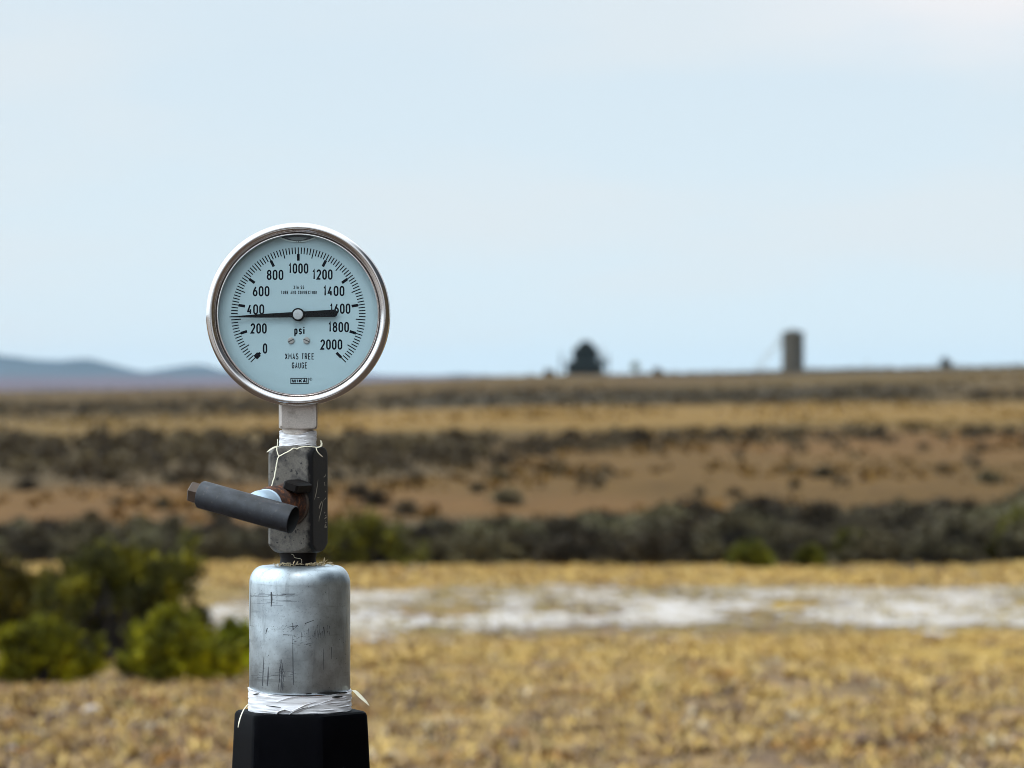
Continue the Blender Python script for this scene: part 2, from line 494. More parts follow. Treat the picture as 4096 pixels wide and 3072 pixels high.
def cover(x, y):
    """colour of the ground cover (linear albedo) by place"""
    x = np.asarray(x, float); y = np.asarray(y, float)
    u = x / np.maximum(y, 1) * 700.0                     # bearing, metres at 700 m
    j = (fbm(x / (3 + y * 0.05), y / (3 + y * 0.08), 21) - 0.5)
    yy = y * (1 + 0.26 * j * smooth(36, 60, y) + 0.16 * j * (1 - smooth(36, 60, y)))
    gold = np.array([0.38, 0.24, 0.058]); tan = np.array([0.29, 0.19, 0.085]); soil = np.array([0.20, 0.128, 0.072])
    brown = np.array([0.116, 0.062, 0.015]); sage = np.array([0.062, 0.044, 0.022]); red = np.array([0.19, 0.090, 0.030])
    dun = np.array([0.092, 0.060, 0.026])
    def mix(a, b, f): return a * (1 - f[..., None]) + b * f[..., None]
    n1 = fbm(x / 0.35, y / 0.8, 31); n2 = fbm(x / 1.3, y / 2.2, 32); n3 = fbm(x / 9, y / 22, 33); n4 = fbm(x / 30, y / 70, 34)
    c = mix(np.broadcast_to(soil, x.shape + (3,)).copy(), tan, smooth(0.40, 0.66, n1))
    c = mix(c, gold, smooth(0.40, 0.62, n2) * (0.35 + 0.65 * smooth(18, 24, yy)))
    c = mix(c, soil * 0.7, smooth(0.58, 0.70, fbm(x / 0.22, y / 0.5, 38)) * 0.6)
    c = mix(c, gold, smooth(30.5, 32.5, yy) * 0.8)
    c = mix(c, sage * 1.3, smooth(34.6, 35.4, yy))
    c = mix(c, brown, smooth(42, 48, yy))
    c = mix(c, red, smooth(42, 48, yy) * smooth(0.56, 0.70, n3) * 0.5)
    c = mix(c, np.array([0.150, 0.080, 0.022]), smooth(42, 48, yy) * smooth(0.48, 0.66, fbm(x / 5, y / 16, 37)) * 0.45)
    left = 1 - smooth(-20, 15, u)
    c = mix(c, sage * 1.5, smooth(60, 66, yy) * (left * 0.8))
    c = mix(c, gold * 0.40, smooth(108, 116, yy) * 0.5)
    c = mix(c, np.array([0.225, 0.128, 0.033]), smooth(118, 128, yy - 10 * smooth(0, 60, u)) * (0.45 + 0.55 * smooth(-62, -30, u)))
    c = mix(c, dun, smooth(160, 200, yy) * (0.55 + 0.3 * (n4 > 0.5)))
    c = mix(c, sage * 0.95, smooth(185, 205, yy) * (1 - smooth(290, 330, yy)) * smooth(-40, -10, u) * (1 - smooth(50, 90, u) * 0.7))
    c = mix(c, brown * 0.75, smooth(300, 330, yy) * 0.8)
    c = mix(c, gold * 0.34, smooth(300, 330, yy) * smooth(0.45, 0.6, n4) * 0.6)
    c = mix(c, sage * 0.75, smooth(560, 640, yy) * smooth(10, 50, u))
    near = 1 - smooth(9, 14, np.hypot(x, y))
    c = mix(c, np.array([0.075, 0.052, 0.036]) * (0.7 + 0.6 * n1[..., None]), near)
    c = mix(c, np.array([0.10, 0.068, 0.045]) * (0.7 + 0.6 * n2[..., None]), 1 - smooth(-8, 6, y))
    azc = np.degrees(np.arctan2(x, y))
    c = mix(c, np.array([0.40, 0.36, 0.32]) * (0.75 + 0.5 * n2[..., None]), smooth(42, 60, -azc) * (1 - smooth(140, 165, -azc)) * smooth(1.5, 4, np.hypot(x, y)) * (1 - smooth(40, 60, np.hypot(x, y))))  # unseen pale ground added on the left to brighten the metal
    c = mix(c, sage * 0.8, smooth(34, 46, azc) * (1 - smooth(135, 160, azc)) * smooth(7, 11, np.hypot(x, y)))  # dark cover for the added slope on the right
    far = smooth(720, 900, y)
    c = mix(c, np.array([0.115, 0.075, 0.085]) * (0.8 + 0.5 * n4[..., None]), far)
    return c

def build_ground():
    ang = np.concatenate([np.linspace(-180, -24, 53)[:-1], np.linspace(-24, -9, 31)[:-1], np.linspace(-9, 9, 181), np.linspace(9, 24, 31)[1:], np.linspace(24, 180, 53)[1:-1]])
    d = np.concatenate([[0.6, 1.5, 3, 5, 8, 11], np.geomspace(13, 60, 150), np.geomspace(60.5, 720, 190), np.geomspace(735, 6200, 60)])
    A, D = np.meshgrid(np.radians(ang), d)
    X, Y = D * np.sin(A), D * np.cos(A)
    Z = ground_z(X, Y)
    nr, nc = X.shape
    v = np.stack([X + CAMX, Y - CAMD, Z], -1).reshape(-1, 3)
    idx = np.arange(nr * nc).reshape(nr, nc)
    nxt = np.roll(idx, -1, axis=1)
    q = np.stack([idx[:-1], idx[1:], nxt[1:], nxt[:-1]], -1).reshape(-1, 4)
    q = q[:, ::-1]
    # close the middle
    v = np.vstack([v, [[CAMX, -CAMD, 0]]])
    c = len(v) - 1
    t = NT('dry ground cover')
    at_ = t.n.new('ShaderNodeVertexColor'); at_.layer_name = 'cover'
    w = t.world()
    n = t.noise(w, 9.0, 6, 0.65)
    n2 = t.noise(w, 1.1, 5, 0.6)
    col = t.mix(1.0, at_.outputs[0], t.ramp(n, [(0.30, 0.55), (0.5, 0.95), (0.72, 1.35)]), 'MULTIPLY')
    col = t.mix(1.0, col, t.ramp(n2, [(0.30, 0.75), (0.7, 1.2)]), 'MULTIPLY')
    n3 = t.noise(w, 8.0, 3, 0.6)
    col = t.mix(t.ramp(n3, [(0.46, 0.0), (0.60, 0.75)]), col, t.mix(1.0, col, (0.58, 0.52, 0.55), 'MULTIPLY'))
    n4 = t.noise(w, 13.0, 2, 0.5)
    col = t.mix(t.ramp(n4, [(0.60, 0.0), (0.70, 0.6)]), col, t.mix(1.0, col, (1.35, 1.30, 1.5), 'MULTIPLY'))
    t.set(Base_Color=col, Roughness=0.95, Specular_IOR_Level=0.1)
    t.bump(n, 0.6, 0.05)
    o = np_mesh('ground', v, q, t.mat, smooth=True)
    me = o.data
    fan = None
    ca = me.color_attributes.new('cover', 'FLOAT_COLOR', 'POINT')
    cc = np.ones((len(me.vertices), 4), np.float32)
    cc[:nr * nc, :3] = cover(X, Y).reshape(-1, 3)
    ca.data.foreach_set('color', cc.ravel())
    # centre fan so the sheet has no hole
    mb = MB()
    tag(o, kind='structure')
    return o
build_ground()

# pale alkali track across the field: broken crusts, each a thin sheet just above the ground
def build_track():
    cell_x, cell_y = 0.055, 0.075
    xs = np.arange(-14, 14, cell_x); ys = np.arange(24.2, 33.0, cell_y)
    X, Y = np.meshgrid(xs, ys)
    mid = 28.4 + 0.12 * X * 0 
    edge = 1 - np.abs(Y - 28.6) / 3.7
    nse = fbm(X / 0.50, Y / 1.5, 41, 4)
    big = fbm(X / 2.2, Y / 1.3, 42, 3)
    right = smooth(-3.0, 3.5, X)
    keep = (nse * 0.66 + big * 0.42 + 0.34 * np.clip(edge, -1, 0.42) + 0.13 * right - 0.02 + rng.normal(0, 0.075, X.shape)) > 0.722
    keep &= (X > -2.0) | (nse > 0.68)
    iy, ix = np.nonzero(keep)
    nvx = len(xs) + 1
    gx = np.append(xs, xs[-1] + cell_x); gy = np.append(ys, ys[-1] + cell_y)
    GX, GY = np.meshgrid(gx, gy)
    GX = GX + (vnoise(GX * 31, GY * 37, 5) - .5) * 0.06; GY = GY + (vnoise(GX * 29, GY * 33, 6) - .5) * 0.07
    v = np.stack([GX + CAMX, GY - CAMD, ground_z(GX, GY) + 0.012], -1).reshape(-1, 3)
    a = iy * nvx + ix
    q = np.stack([a, a + 1, a + nvx + 1, a + nvx], -1)
    used = np.unique(q); remap = np.full(len(v), -1); remap[used] = np.arange(len(used))
    t = NT('pale alkali crust')
    w = t.world()
    n = t.math('ADD', t.math('MULTIPLY', t.noise(w, 7, 4, 0.6), 0.45), t.math('MULTIPLY', t.noise(t.world(scale=(0.9, 2.2, 1)), 1.0, 4, 0.6), 0.55))
    spx = t.n.new('ShaderNodeSeparateXYZ'); t.l.new(w, spx.inputs[0])
    mr = t.n.new('ShaderNodeMapRange'); t.l.new(spx.outputs[1], mr.inputs['Value']); mr.inputs['From Min'].default_value = 25.6; mr.inputs['From Max'].default_value = 28.6; mr.inputs['To Max'].default_value = 0.10
    n = t.math('SUBTRACT', n, mr.outputs[0])
    t.set(Base_Color=t.ramp(n, [(0.34, (0.27, 0.205, 0.14)), (0.46, (0.37, 0.305, 0.25)), (0.58, (0.475, 0.43, 0.41))]), Roughness=0.9)
    t.bump(n, 0.4, 0.02)
    o = np_mesh('dirt_track', v[used], remap[q], t.mat, smooth=True)
    tag(o, kind='structure')
build_track()

# far blue hills on the left
def build_hills():
    # crest points: sideways metres at 5000 m, height
    cx = np.array([-2600, -1500, -900, -600, -450, -330, -210, -150, -100, -40, 20, 70, 110, 150, 230, 330, 700, 1600, 3000]) - 0.0
    px = np.array([0, 32, 58, 77, 88, 100, 115, 128, 142, 160, 179, 192, 205, 218, 240, 275, 330, 400])
    pz = np.array([28.0, 23.5, 22.8, 25.4, 25.6, 22.8, 17.6, 14.5, 11.3, 14.5, 18.0, 20.3, 19.4, 14.5, 12, 10.5, 9.6, 8.5])
    wx = (px - 512) / FPX * 5000
    wz = 1.5 + pz / FPX * 5000
    wx = np.concatenate([[-3600, -2600, -1700, -1000], wx, [300, 900, 2200, 3600]])
    wz = np.concatenate([[24, 36, 42, 38], wz, [10, 10, 11, 9]])
    xs = np.linspace(-3500, 3500, 2200)
    cz = np.interp(xs, wx, wz) 
    k = np.ones(5) / 5
    cz = np.convolve(np.pad(cz, 2, mode='edge'), k, 'valid')
    cz = cz + (fbm(xs / 55, xs * 0 + 3.3, 57) - 0.5) * 7 * np.clip((cz - 8) / 25, 0, 1)
    rows = [(-900, 0.0), (-650, 0.22), (-420, 0.42), (-220, 0.68), (-90, 0.90), (0, 1.0), (150, 0.85), (500, 0.0)]
    X = np.tile(xs, (len(rows), 1)); Y = np.zeros_like(X); Z = np.zeros_like(X)
    for i, (dy, h) in enumerate(rows):
        Y[i] = 5000 + dy
        base = ground_z(xs, np.full_like(xs, 5000.0 + dy)) - 3
        Z[i] = base + (cz - base) * h
        if 0 < i < 5: Z[i] += (fbm(xs / 60, np.full_like(xs, i * 3.0), 51) - 0.5) * 5 * (h < 1)
    nr, nc = X.shape
    v = np.stack([X + CAMX, Y - CAMD, Z], -1).reshape(-1, 3)
    idx = np.arange(nr * nc).reshape(nr, nc)
    q = np.stack([idx[:-1, :-1], idx[:-1, 1:], idx[1:, 1:], idx[1:, :-1]], -1).reshape(-1, 4)
    t = NT('far hillside with haze blue')
    w = t.world(scale=(1, 0.3, 2))
    n = t.noise(w, 0.006, 5, 0.6)
    t.set(Base_Color=t.ramp(n, [(0.35, (0.006, 0.022, 0.036)), (0.65, (0.028, 0.042, 0.054))]), Roughness=1.0)  # part of the air's blue is put into the hill colour
    o = np_mesh('hills', v, q, t.mat, smooth=True)
    tag(o, kind='structure')
build_hills()

# ------------------------------------------------------------------ plants
def mat_leaf(name, dark, mid, tip, scale=9.0):
    t = NT(name)
    w = t.coord('Object')
    n = t.noise(w, scale, 4, 0.6)
    n2 = t.noise(w, scale * 9, 2)
    col = t.ramp(n, [(0.32, dark), (0.52, mid), (0.70, tip)])
    col = t.mix(1.0, col, t.ramp(n2, [(0.3, 0.75), (0.7, 1.25)]), 'MULTIPLY')
    oi = t.n.new('ShaderNodeObjectInfo')
    col = t.mix(1.0, col, t.ramp(oi.outputs['Random'], [(0.0, (0.25, 0.21, 0.20)), (0.35, (0.7, 0.64, 0.58)), (0.7, (1.1, 1.1, 1.05)), (1.0, (1.3, 1.4, 1.3))]), 'MULTIPLY')
    t.set(Base_Color=col, Roughness=0.75, Specular_IOR_Level=0.2)
    return t.mat

LEAF_SAGE = mat_leaf('grey green sage leaves', (0.040, 0.030, 0.016), (0.105, 0.085, 0.044), (0.20, 0.168, 0.090), 5)
LEAF_DARKSAGE = mat_leaf('dark sage leaves', (0.022, 0.016, 0.009), (0.066, 0.050, 0.028), (0.135, 0.110, 0.062), 5)
LEAF_FAR = mat_leaf('brown grey far brush', (0.034, 0.022, 0.010), (0.072, 0.050, 0.023), (0.145, 0.11, 0.052), 0.35)
LEAF_GREEN = mat_leaf('yellow green brush leaves', (0.018, 0.018, 0.001), (0.19, 0.19, 0.003), (0.60, 0.54, 0.008), 5.0)
LEAF_DEEP = mat_leaf('deep green brush leaves', (0.008, 0.009, 0.001), (0.115, 0.118, 0.004), (0.52, 0.48, 0.009), 4.5)
LEAF_OLIVE = mat_leaf('olive brush leaves', (0.024, 0.020, 0.002), (0.20, 0.172, 0.008), (0.46, 0.39, 0.018), 5.5)
LEAF_DULL = mat_leaf('dull yellow green brush leaves', (0.018, 0.017, 0.002), (0.085, 0.080, 0.006), (0.20, 0.18, 0.012), 6)
STEM = mat_plain('dark woody stem', (0.018, 0.012, 0.009), 0.9, 0, 0.3, 30)

def leaf_cloud(w, d, h, nclump, nleaf, leaf, seed, spread=0.11, lobes=None):
    """leaf quads grouped in twig-tip clumps through a shrub's volume -> verts, quads, clump centres"""
    g = np.random.default_rng(seed)
    cs = []
    while len(cs) < nclump:
        a = g.uniform(0, 2 * np.pi); e = np.arcsin(g.uniform(0.0, 1.0)); rr = g.uniform(0.45, 1.0) ** 0.6
        lump = 0.72 + 0.28 * np.sin(3 * a + seed) * np.cos(2 * e + seed * 0.7) + g.normal(0, 0.10)
        p = np.array([np.cos(a) * np.cos(e) * w / 2, np.sin(a) * np.cos(e) * d / 2, 0.10 * h + np.sin(e) * h * 0.88]) * np.array([rr * lump, rr * lump, (0.35 + 0.65 * rr) * (0.78 + 0.22 * lump)])
        cs.append(p)
    cs = np.array(cs)
    n = nclump * nleaf
    c = np.repeat(cs, nleaf, 0)
    sig = spread * (w + h) / 2
    base = c + g.normal(0, 1, (n, 3)) * sig * np.array([0.5, 0.5, 0.6])
    base[:, 2] = np.maximum(base[:, 2], 0.01)
    dirv = base - np.array([0, 0, h * 0.05]); dirv[:, 2] += h * 0.5
    dirv = dirv / np.linalg.norm(dirv, axis=1, keepdims=True) + g.normal(0, 0.55, (n, 3))
    dirv /= np.linalg.norm(dirv, axis=1, keepdims=True)
    side = np.cross(dirv, g.normal(0, 1, (n, 3))); side /= np.linalg.norm(side, axis=1, keepdims=True)
    L = leaf * g.uniform(0.6, 1.3, (n, 1)); W = L * 0.19
    v = np.stack([base, base + dirv * L * 0.55 + side * W, base + dirv * L, base + dirv * L * 0.55 - side * W], 1).reshape(-1, 3)
    q = np.arange(n * 4).reshape(-1, 4)
    return v, q, cs

def stems_mesh(cs, h, r, n, seed):
    g = random.Random(seed)
    mb = MB()
    pick = g.sample(range(len(cs)), min(n, len(cs)))
    for i in pick:
        p = Vector(cs[i]); b = Vector((p.x * 0.10, p.y * 0.10, -0.02))
        m = b.lerp(p, 0.5) + Vector((g.uniform(-1, 1), g.uniform(-1, 1), g.uniform(-0.2, 1))) * 0.06 * h
        m2 = b.lerp(p, 0.8) + Vector((g.uniform(-1, 1), g.uniform(-1, 1), g.uniform(-0.2, 0.6))) * 0.04 * h
        mb.tube([b, m, m2, p], [r, r * 0.75, r * 0.5, r * 0.25], 5)
    return mb

def shrub(name, label, cat, x, y, w, h, leafmat, nclump, nleaf, leaf, seed, spread=0.11, group=None, dz=0.0):
    root = empty(name, gp(x, y))
    root.location.z += dz
    tag(root, label, cat, group)
    v, q, cs = leaf_cloud(w, w * 0.9, h, nclump, nleaf, leaf, seed, spread)
    np_mesh('foliage', v, q, leafmat, root)
    stems_mesh(cs, h, 0.010 + 0.010 * w, 60, seed).build('woody_stems', STEM, root)
    return root

# the bush group left of the gauge
BG = 'green brush beside the gauge'
def plume_bush(label, x, y, tips, seed):
    """an open bush: leafy plumes on splayed dark branches from one woody foot"""
    g = np.random.default_rng(seed); gr = random.Random(seed)
    root = empty('green_bush', gp(x, y)); tag(root, label, 'bush')
    cen, siz = [], []
    wood = MB()
    for tx, tz, tr in tips:
        ty = gr.uniform(-0.22, 0.22)
        b = Vector((tx * 0.12, ty * 0.2, 0.0)); t = Vector((tx, ty, tz))
        mid = b.lerp(t, 0.45) + Vector((-tx * 0.18, 0, 0.04))
        wood.tube([b, mid, b.lerp(t, 0.75), t], [0.022, 0.017, 0.011, 0.004], 6)
        for k in range(16):
            f = gr.uniform(0.50, 1.0)
            p = mid.lerp(t, (f - 0.45) / 0.55) + Vector((gr.gauss(0, tr * 0.55), gr.gauss(0, tr * 0.8), gr.gauss(0, tr * 0.5)))
            cen.append(p); siz.append(tr * gr.uniform(0.28, 0.5))
    for k in range(520):                                # tangle of dead twigs, added dark to deepen the shade inside
        a = Vector((gr.gauss(0.05, 0.10), gr.gauss(0, 0.12), gr.uniform(0.0, 0.28)))
        d = Vector((gr.gauss(0.15, 0.5), gr.gauss(0, 0.5), gr.uniform(0.3, 1.0))).normalized() * gr.uniform(0.10, 0.26)
        wood.tube([a, a + d * 0.5 + Vector((gr.gauss(0, 0.015), 0, 0)), a + d], [0.007, 0.006, 0.003], 4)
    cen = np.array([tuple(c) for c in cen]); siz = np.array(siz); nl = 85
    n = len(cen) * nl
    c = np.repeat(cen, nl, 0); base = c + g.normal(0, 1, (n, 3)) * np.repeat(siz, nl)[:, None]
    base[:, 2] = np.maximum(base[:, 2], 0.02)
    dv = base - np.array([0.05, 0, 0.0]); dv[:, 2] += 0.3
    dv = dv / np.linalg.norm(dv, axis=1, keepdims=True) + g.normal(0, 0.5, (n, 3)); dv /= np.linalg.norm(dv, axis=1, keepdims=True)
    sd_ = np.cross(dv, g.normal(0, 1, (n, 3))); sd_ /= np.linalg.norm(sd_, axis=1, keepdims=True)
    L = 0.050 * g.uniform(0.6, 1.3, (n, 1)); W = L * 0.19
    v = np.stack([base, base + dv * L * .55 + sd_ * W, base + dv * L, base + dv * L * .55 - sd_ * W], 1).reshape(-1, 3)
    np_mesh('foliage', v, np.arange(n * 4).reshape(-1, 4), LEAF_DEEP, root)
    wood.build('woody_stems', STEM, root)
plume_bush('tallest dark green bush of splayed plumes rising behind the lower mounds on the left', (102 - 512) / FPX * 23.2, 23.2,
           [(-0.06, 0.56, 0.115), (0.04, 0.60, 0.10), (0.20, 0.55, 0.11), (0.34, 0.50, 0.10), (0.47, 0.56, 0.10), (0.44, 0.42, 0.10), (0.52, 0.24, 0.06), (0.24, 0.44, 0.10), (-0.20, 0.36, 0.09), (-0.30, 0.27, 0.08)], 71)
for (u, y, w, h, m, nc, lf, sd_, lab) in (
        (174, 21.3, 0.76, 0.35, LEAF_GREEN, 70, 0.050, 5, 'low bright green mound of brush between the tall bush and the pipe'),
        (36, 21.2, 0.66, 0.36, LEAF_GREEN, 64, 0.050, 8, 'low green mound of brush at the left edge below the tall bush'),
        (18, 23.8, 0.72, 0.52, LEAF_OLIVE, 60, 0.055, 9, 'olive bush at the left edge behind the low green mound'),
        (70, 23.4, 0.46, 0.42, LEAF_OLIVE, 44, 0.055, 12, 'small olive bush between tall bush and olive bush'),
        (236, 21.8, 0.40, 0.27, LEAF_GREEN, 40, 0.045, 13, 'small green clump close against the galvanised pipe')):
    shrub('green_bush', lab, 'bush', (u - 512) / FPX * y, y, w, h, m, nc, 80, lf, sd_, 0.07)

# sagebrush: five meshes shared by many plants
SAGE = []
for k in range(7):
    g = np.random.default_rng(100 + k)
    w, h = 0.62 + 0.1 * (k % 3), 0.44 + 0.05 * (k % 4)
    v, q, cs = leaf_cloud(w, w, h, 46, 34, 0.060, 200 + k, 0.10)
    smb = stems_mesh(cs, h, 0.010, 34, 300 + k)
    sv = np.array(smb.v); sf = [f for f in smb.f if len(f) == 4]
    allv = np.vstack([v, sv]); allq = np.vstack([q, np.array(sf) + len(v)])
    mi = np.concatenate([np.zeros(len(q), int), np.ones(len(sf), int)])
    o = np_mesh('sagebrush', allv, allq, [LEAF_SAGE if k % 3 else LEAF_DARKSAGE, STEM], midx=mi)
    SAGE.append(o)
used = set()
def place_sage(k, x, y, s, rz, label, group):
    src = SAGE[k]
    if k in used:
        o = src.copy(); sc.collection.objects.link(o)
    else:
        o = src; used.add(k)
    o.location = gp(x, y); o.scale = (s * random.uniform(1.15, 1.6), s * 1.2, s * random.uniform(0.60, 0.88)); o.rotation_euler = (0, 0, rz)
    return tag(o, label, 'sagebrush', group)

pts = []
def free(x, y, r):
    for a, b, c in pts:
        if (a - x) ** 2 + (b - y) ** 2 < (0.5 * (r + c)) ** 2: return False
    pts.append((x, y, r)); return True
cnt = 0
tries = 0
while cnt < 240 and tries < 20000:
    tries += 1
    y = 35.6 + 9.5 * random.random() ** 1.5
    half = y * 0.128
    x = random.uniform(-half, half)
    u = x / y * FPX + 512
    depth = np.interp(u, [0, 150, 330, 480, 700, 900, 1024], [5.0, 4.0, 2.6, 3.8, 5.5, 7.5, 9.0])
    if y - 35.6 > depth + random.uniform(-0.8, 0.5): continue
    if abs(u - 352) < 34 and y < 36.6: continue
    s = random.uniform(0.62, 1.0) * (1.0 if u < 330 else np.interp(u, [330, 700, 1024], [0.78, 1.0, 1.12])) * (0.75 if u < 430 else 1)
    if not free(x, y, 0.50 * s): continue
    place_sage(random.randrange(7), x, y, s, random.uniform(0, 6.3), 'grey green sagebrush in the thick belt beyond the pale track', 'sagebrush in the thick belt beyond the pale track')
    cnt += 1
# scattered single plants on the brown slope
for i in range(30):
    y = random.uniform(46, 66); x = random.uniform(-0.12, 0.12) * y
    if x > 0 and random.random() < 0.55: x = -x
    place_sage(random.randrange(7), x, y, random.uniform(0.28, 0.6), random.uniform(0, 6.3), 'small sagebrush scattered on the brown slope behind the thick belt', 'sagebrush scattered on the brown slope')

# yellow green rabbitbrush in the front of the belt
for (u, y, w, h, lab, m, sd_) in (
        (356, 35.4, 1.20, 0.42, 'round yellow green brush behind the right side of the valve', LEAF_DULL, 31),
        (749, 35.2, 0.46, 0.17, 'low green brush at the foot of the sage belt, left of two', LEAF_DULL, 32),
        (810, 35.2, 0.24, 0.15, 'narrow green brush at the foot of the sage belt, below the tank', LEAF_DULL, 33),
        (850, 36.0, 0.46, 0.24, 'green brush within the sage belt, right of the narrow one', LEAF_DULL, 34),
        (1018, 36.2, 0.50, 0.40, 'green brush in the sage belt at the right edge', LEAF_DULL, 35)):
    shrub('green_brush', lab, 'bush', (u - 512) / FPX * y, y, w, h, m, 70, 45, 0.06, sd_, 0.10)

# far sagebrush nobody could count: one object
def far_sage():
    g = np.random.default_rng(77)
    V, Q, b = [], [], 0
    def plant(x, y, s, nl):
        nonlocal b
        n = nl
        a = g.uniform(0, 2 * np.pi, n); e = np.arcsin(g.uniform(0, 1, n)); rr = g.uniform(0.35, 1, n) ** 0.5
        c = np.stack([np.cos(a) * np.cos(e) * rr * 0.36, np.sin(a) * np.cos(e) * rr * 0.36, (0.05 + np.sin(e) * rr * 0.45)], 1) * s
        dr = g.normal(0, 1, (n, 3)); dr[:, 2] = abs(dr[:, 2]); dr /= np.linalg.norm(dr, axis=1, keepdims=True)
        sd2 = np.cross(dr, g.normal(0, 1, (n, 3))); sd2 /= np.linalg.norm(sd2, axis=1, keepdims=True)
        L = s * 0.17 * g.uniform(0.6, 1.3, (n, 1)); W = L * 0.42
        o = np.array(gp(x, y))
        v = np.stack([c, c + dr * L * .5 + sd2 * W, c + dr * L, c + dr * L * .5 - sd2 * W], 1).reshape(-1, 3) + o
        V.append(v); Q.append(np.arange(n * 4).reshape(-1, 4) + b); b += n * 4
    # left thicket and the thin row that runs off to the right
    for _ in range(4600):
        y = g.uniform(58, 118); x = g.uniform(-0.30, 0.25) * y
        u = x / y * 700
        lo = np.interp(u, [-84, -50, -20, 0, 25, 84], [60, 61, 66, 74, 92, 96])
        hi = np.interp(u, [-84, -40, -20, 10, 40, 84], [118, 112, 104, 96, 108, 106])
        p = np.interp(u, [-84, -10, 10, 84], [0.5, 0.6, 0.5, 0.42])
        clump = fbm(np.array(x / 5), np.array(y / 9), 61)
        if lo < y < hi and g.random() < p * (0.3 + 1.2 * float(clump)):
            plant(x, y, g.uniform(0.28, 0.78), 44)
        elif g.random() < 0.03: plant(x, y, g.uniform(0.3, 0.6), 50)
    for _ in range(2600):
        y = g.uniform(180, 330); x = g.uniform(-0.2, 0.25) * y; u = x / y * 700
        hi = np.interp(u, [-84, -40, -10, 60, 90], [330, 300, 290, 280, 230])
        if y < hi and fbm(np.array(x / 14), np.array(y / 20), 62) > 0.40: plant(x, y, g.uniform(0.4, 0.9), 30)
    for _ in range(1500):
        y = g.uniform(560, 715); x = g.uniform(-0.15, 0.25) * y
        if g.random() < 0.25 + 0.75 * float(smooth(5, 40, x / y * 700)): plant(x, y, g.uniform(0.45, 0.95), 22)
    for _ in range(420):                                # the thick belt runs on past both sides of the picture
        y = 35.6 + 8.5 * g.random() ** 1.4; x = g.choice([-1, 1]) * g.uniform(0.135, 0.40) * y
        plant(x, y, g.uniform(0.7, 1.05), 150)
    v, q = np.vstack(V), np.vstack(Q)
    o = np_mesh('far_sagebrush', v, q, LEAF_FAR)
    tag(o, 'far dark sagebrush thicket spread over the plain', 'sagebrush', None, 'stuff')
far_sage()

def slope_grass():
    g = np.random.default_rng(91)
    n = 16000
    y = np.exp(g.uniform(np.log(36), np.log(420), n)); x = g.uniform(-0.20, 0.20, n) * y
    keep = fbm(x / (1.2 + y * 0.015), y / (2 + y * 0.03), 95) + g.normal(0, 0.08, n) > 0.50 + 0.14 * (1 - smooth(70, 125, y))
    x, y = x[keep], y[keep]; n = len(x); nb = 6
    z = ground_z(x, y)
    s = g.uniform(0.04, 0.12, n) * (0.8 + y / 250)
    X = np.repeat(x, nb) + g.normal(0, 1, n * nb) * np.repeat(s, nb) * 0.45; Y = np.repeat(y, nb) + g.normal(0, 1, n * nb) * np.repeat(s, nb) * 0.45
    H = np.repeat(s, nb) * g.uniform(0.5, 1.1, n * nb); a = g.uniform(0, 2 * np.pi, n * nb)
    base = np.stack([X + CAMX, Y - CAMD, np.repeat(z, nb) - 0.02], 1)
    d = np.stack([np.cos(a) * 0.5, np.sin(a) * 0.5, np.ones(n * nb)], 1) * H[:, None]
    sd = np.stack([-np.sin(a), np.cos(a), np.zeros(n * nb)], 1) * (H * 0.5)[:, None]
    v = np.stack([base - sd, base + sd, base + d + sd * 0.4, base + d - sd * 0.4], 1).reshape(-1, 3)
    t = NT('brown slope grass')
    vc = t.n.new('ShaderNodeVertexColor'); vc.layer_name = 'cover'
    t.set(Base_Color=vc.outputs[0], Roughness=0.9, Specular_IOR_Level=0.1)
    pc_ = cover(x, y) * g.uniform(0.75, 1.25, (n, 1))
    o = np_mesh('slope_grass', v, np.arange(n * nb * 4).reshape(-1, 4), t.mat)
    ca = o.data.color_attributes.new('cover', 'FLOAT_COLOR', 'POINT')
    cc = np.ones((n * nb * 4, 4), np.float32); cc[:, :3] = np.repeat(pc_, nb * 4, 0)
    ca.data.foreach_set('color', cc.ravel())
    tag(o, 'brown and golden bunch grass over the far slopes', 'grass', None, 'stuff')
slope_grass()

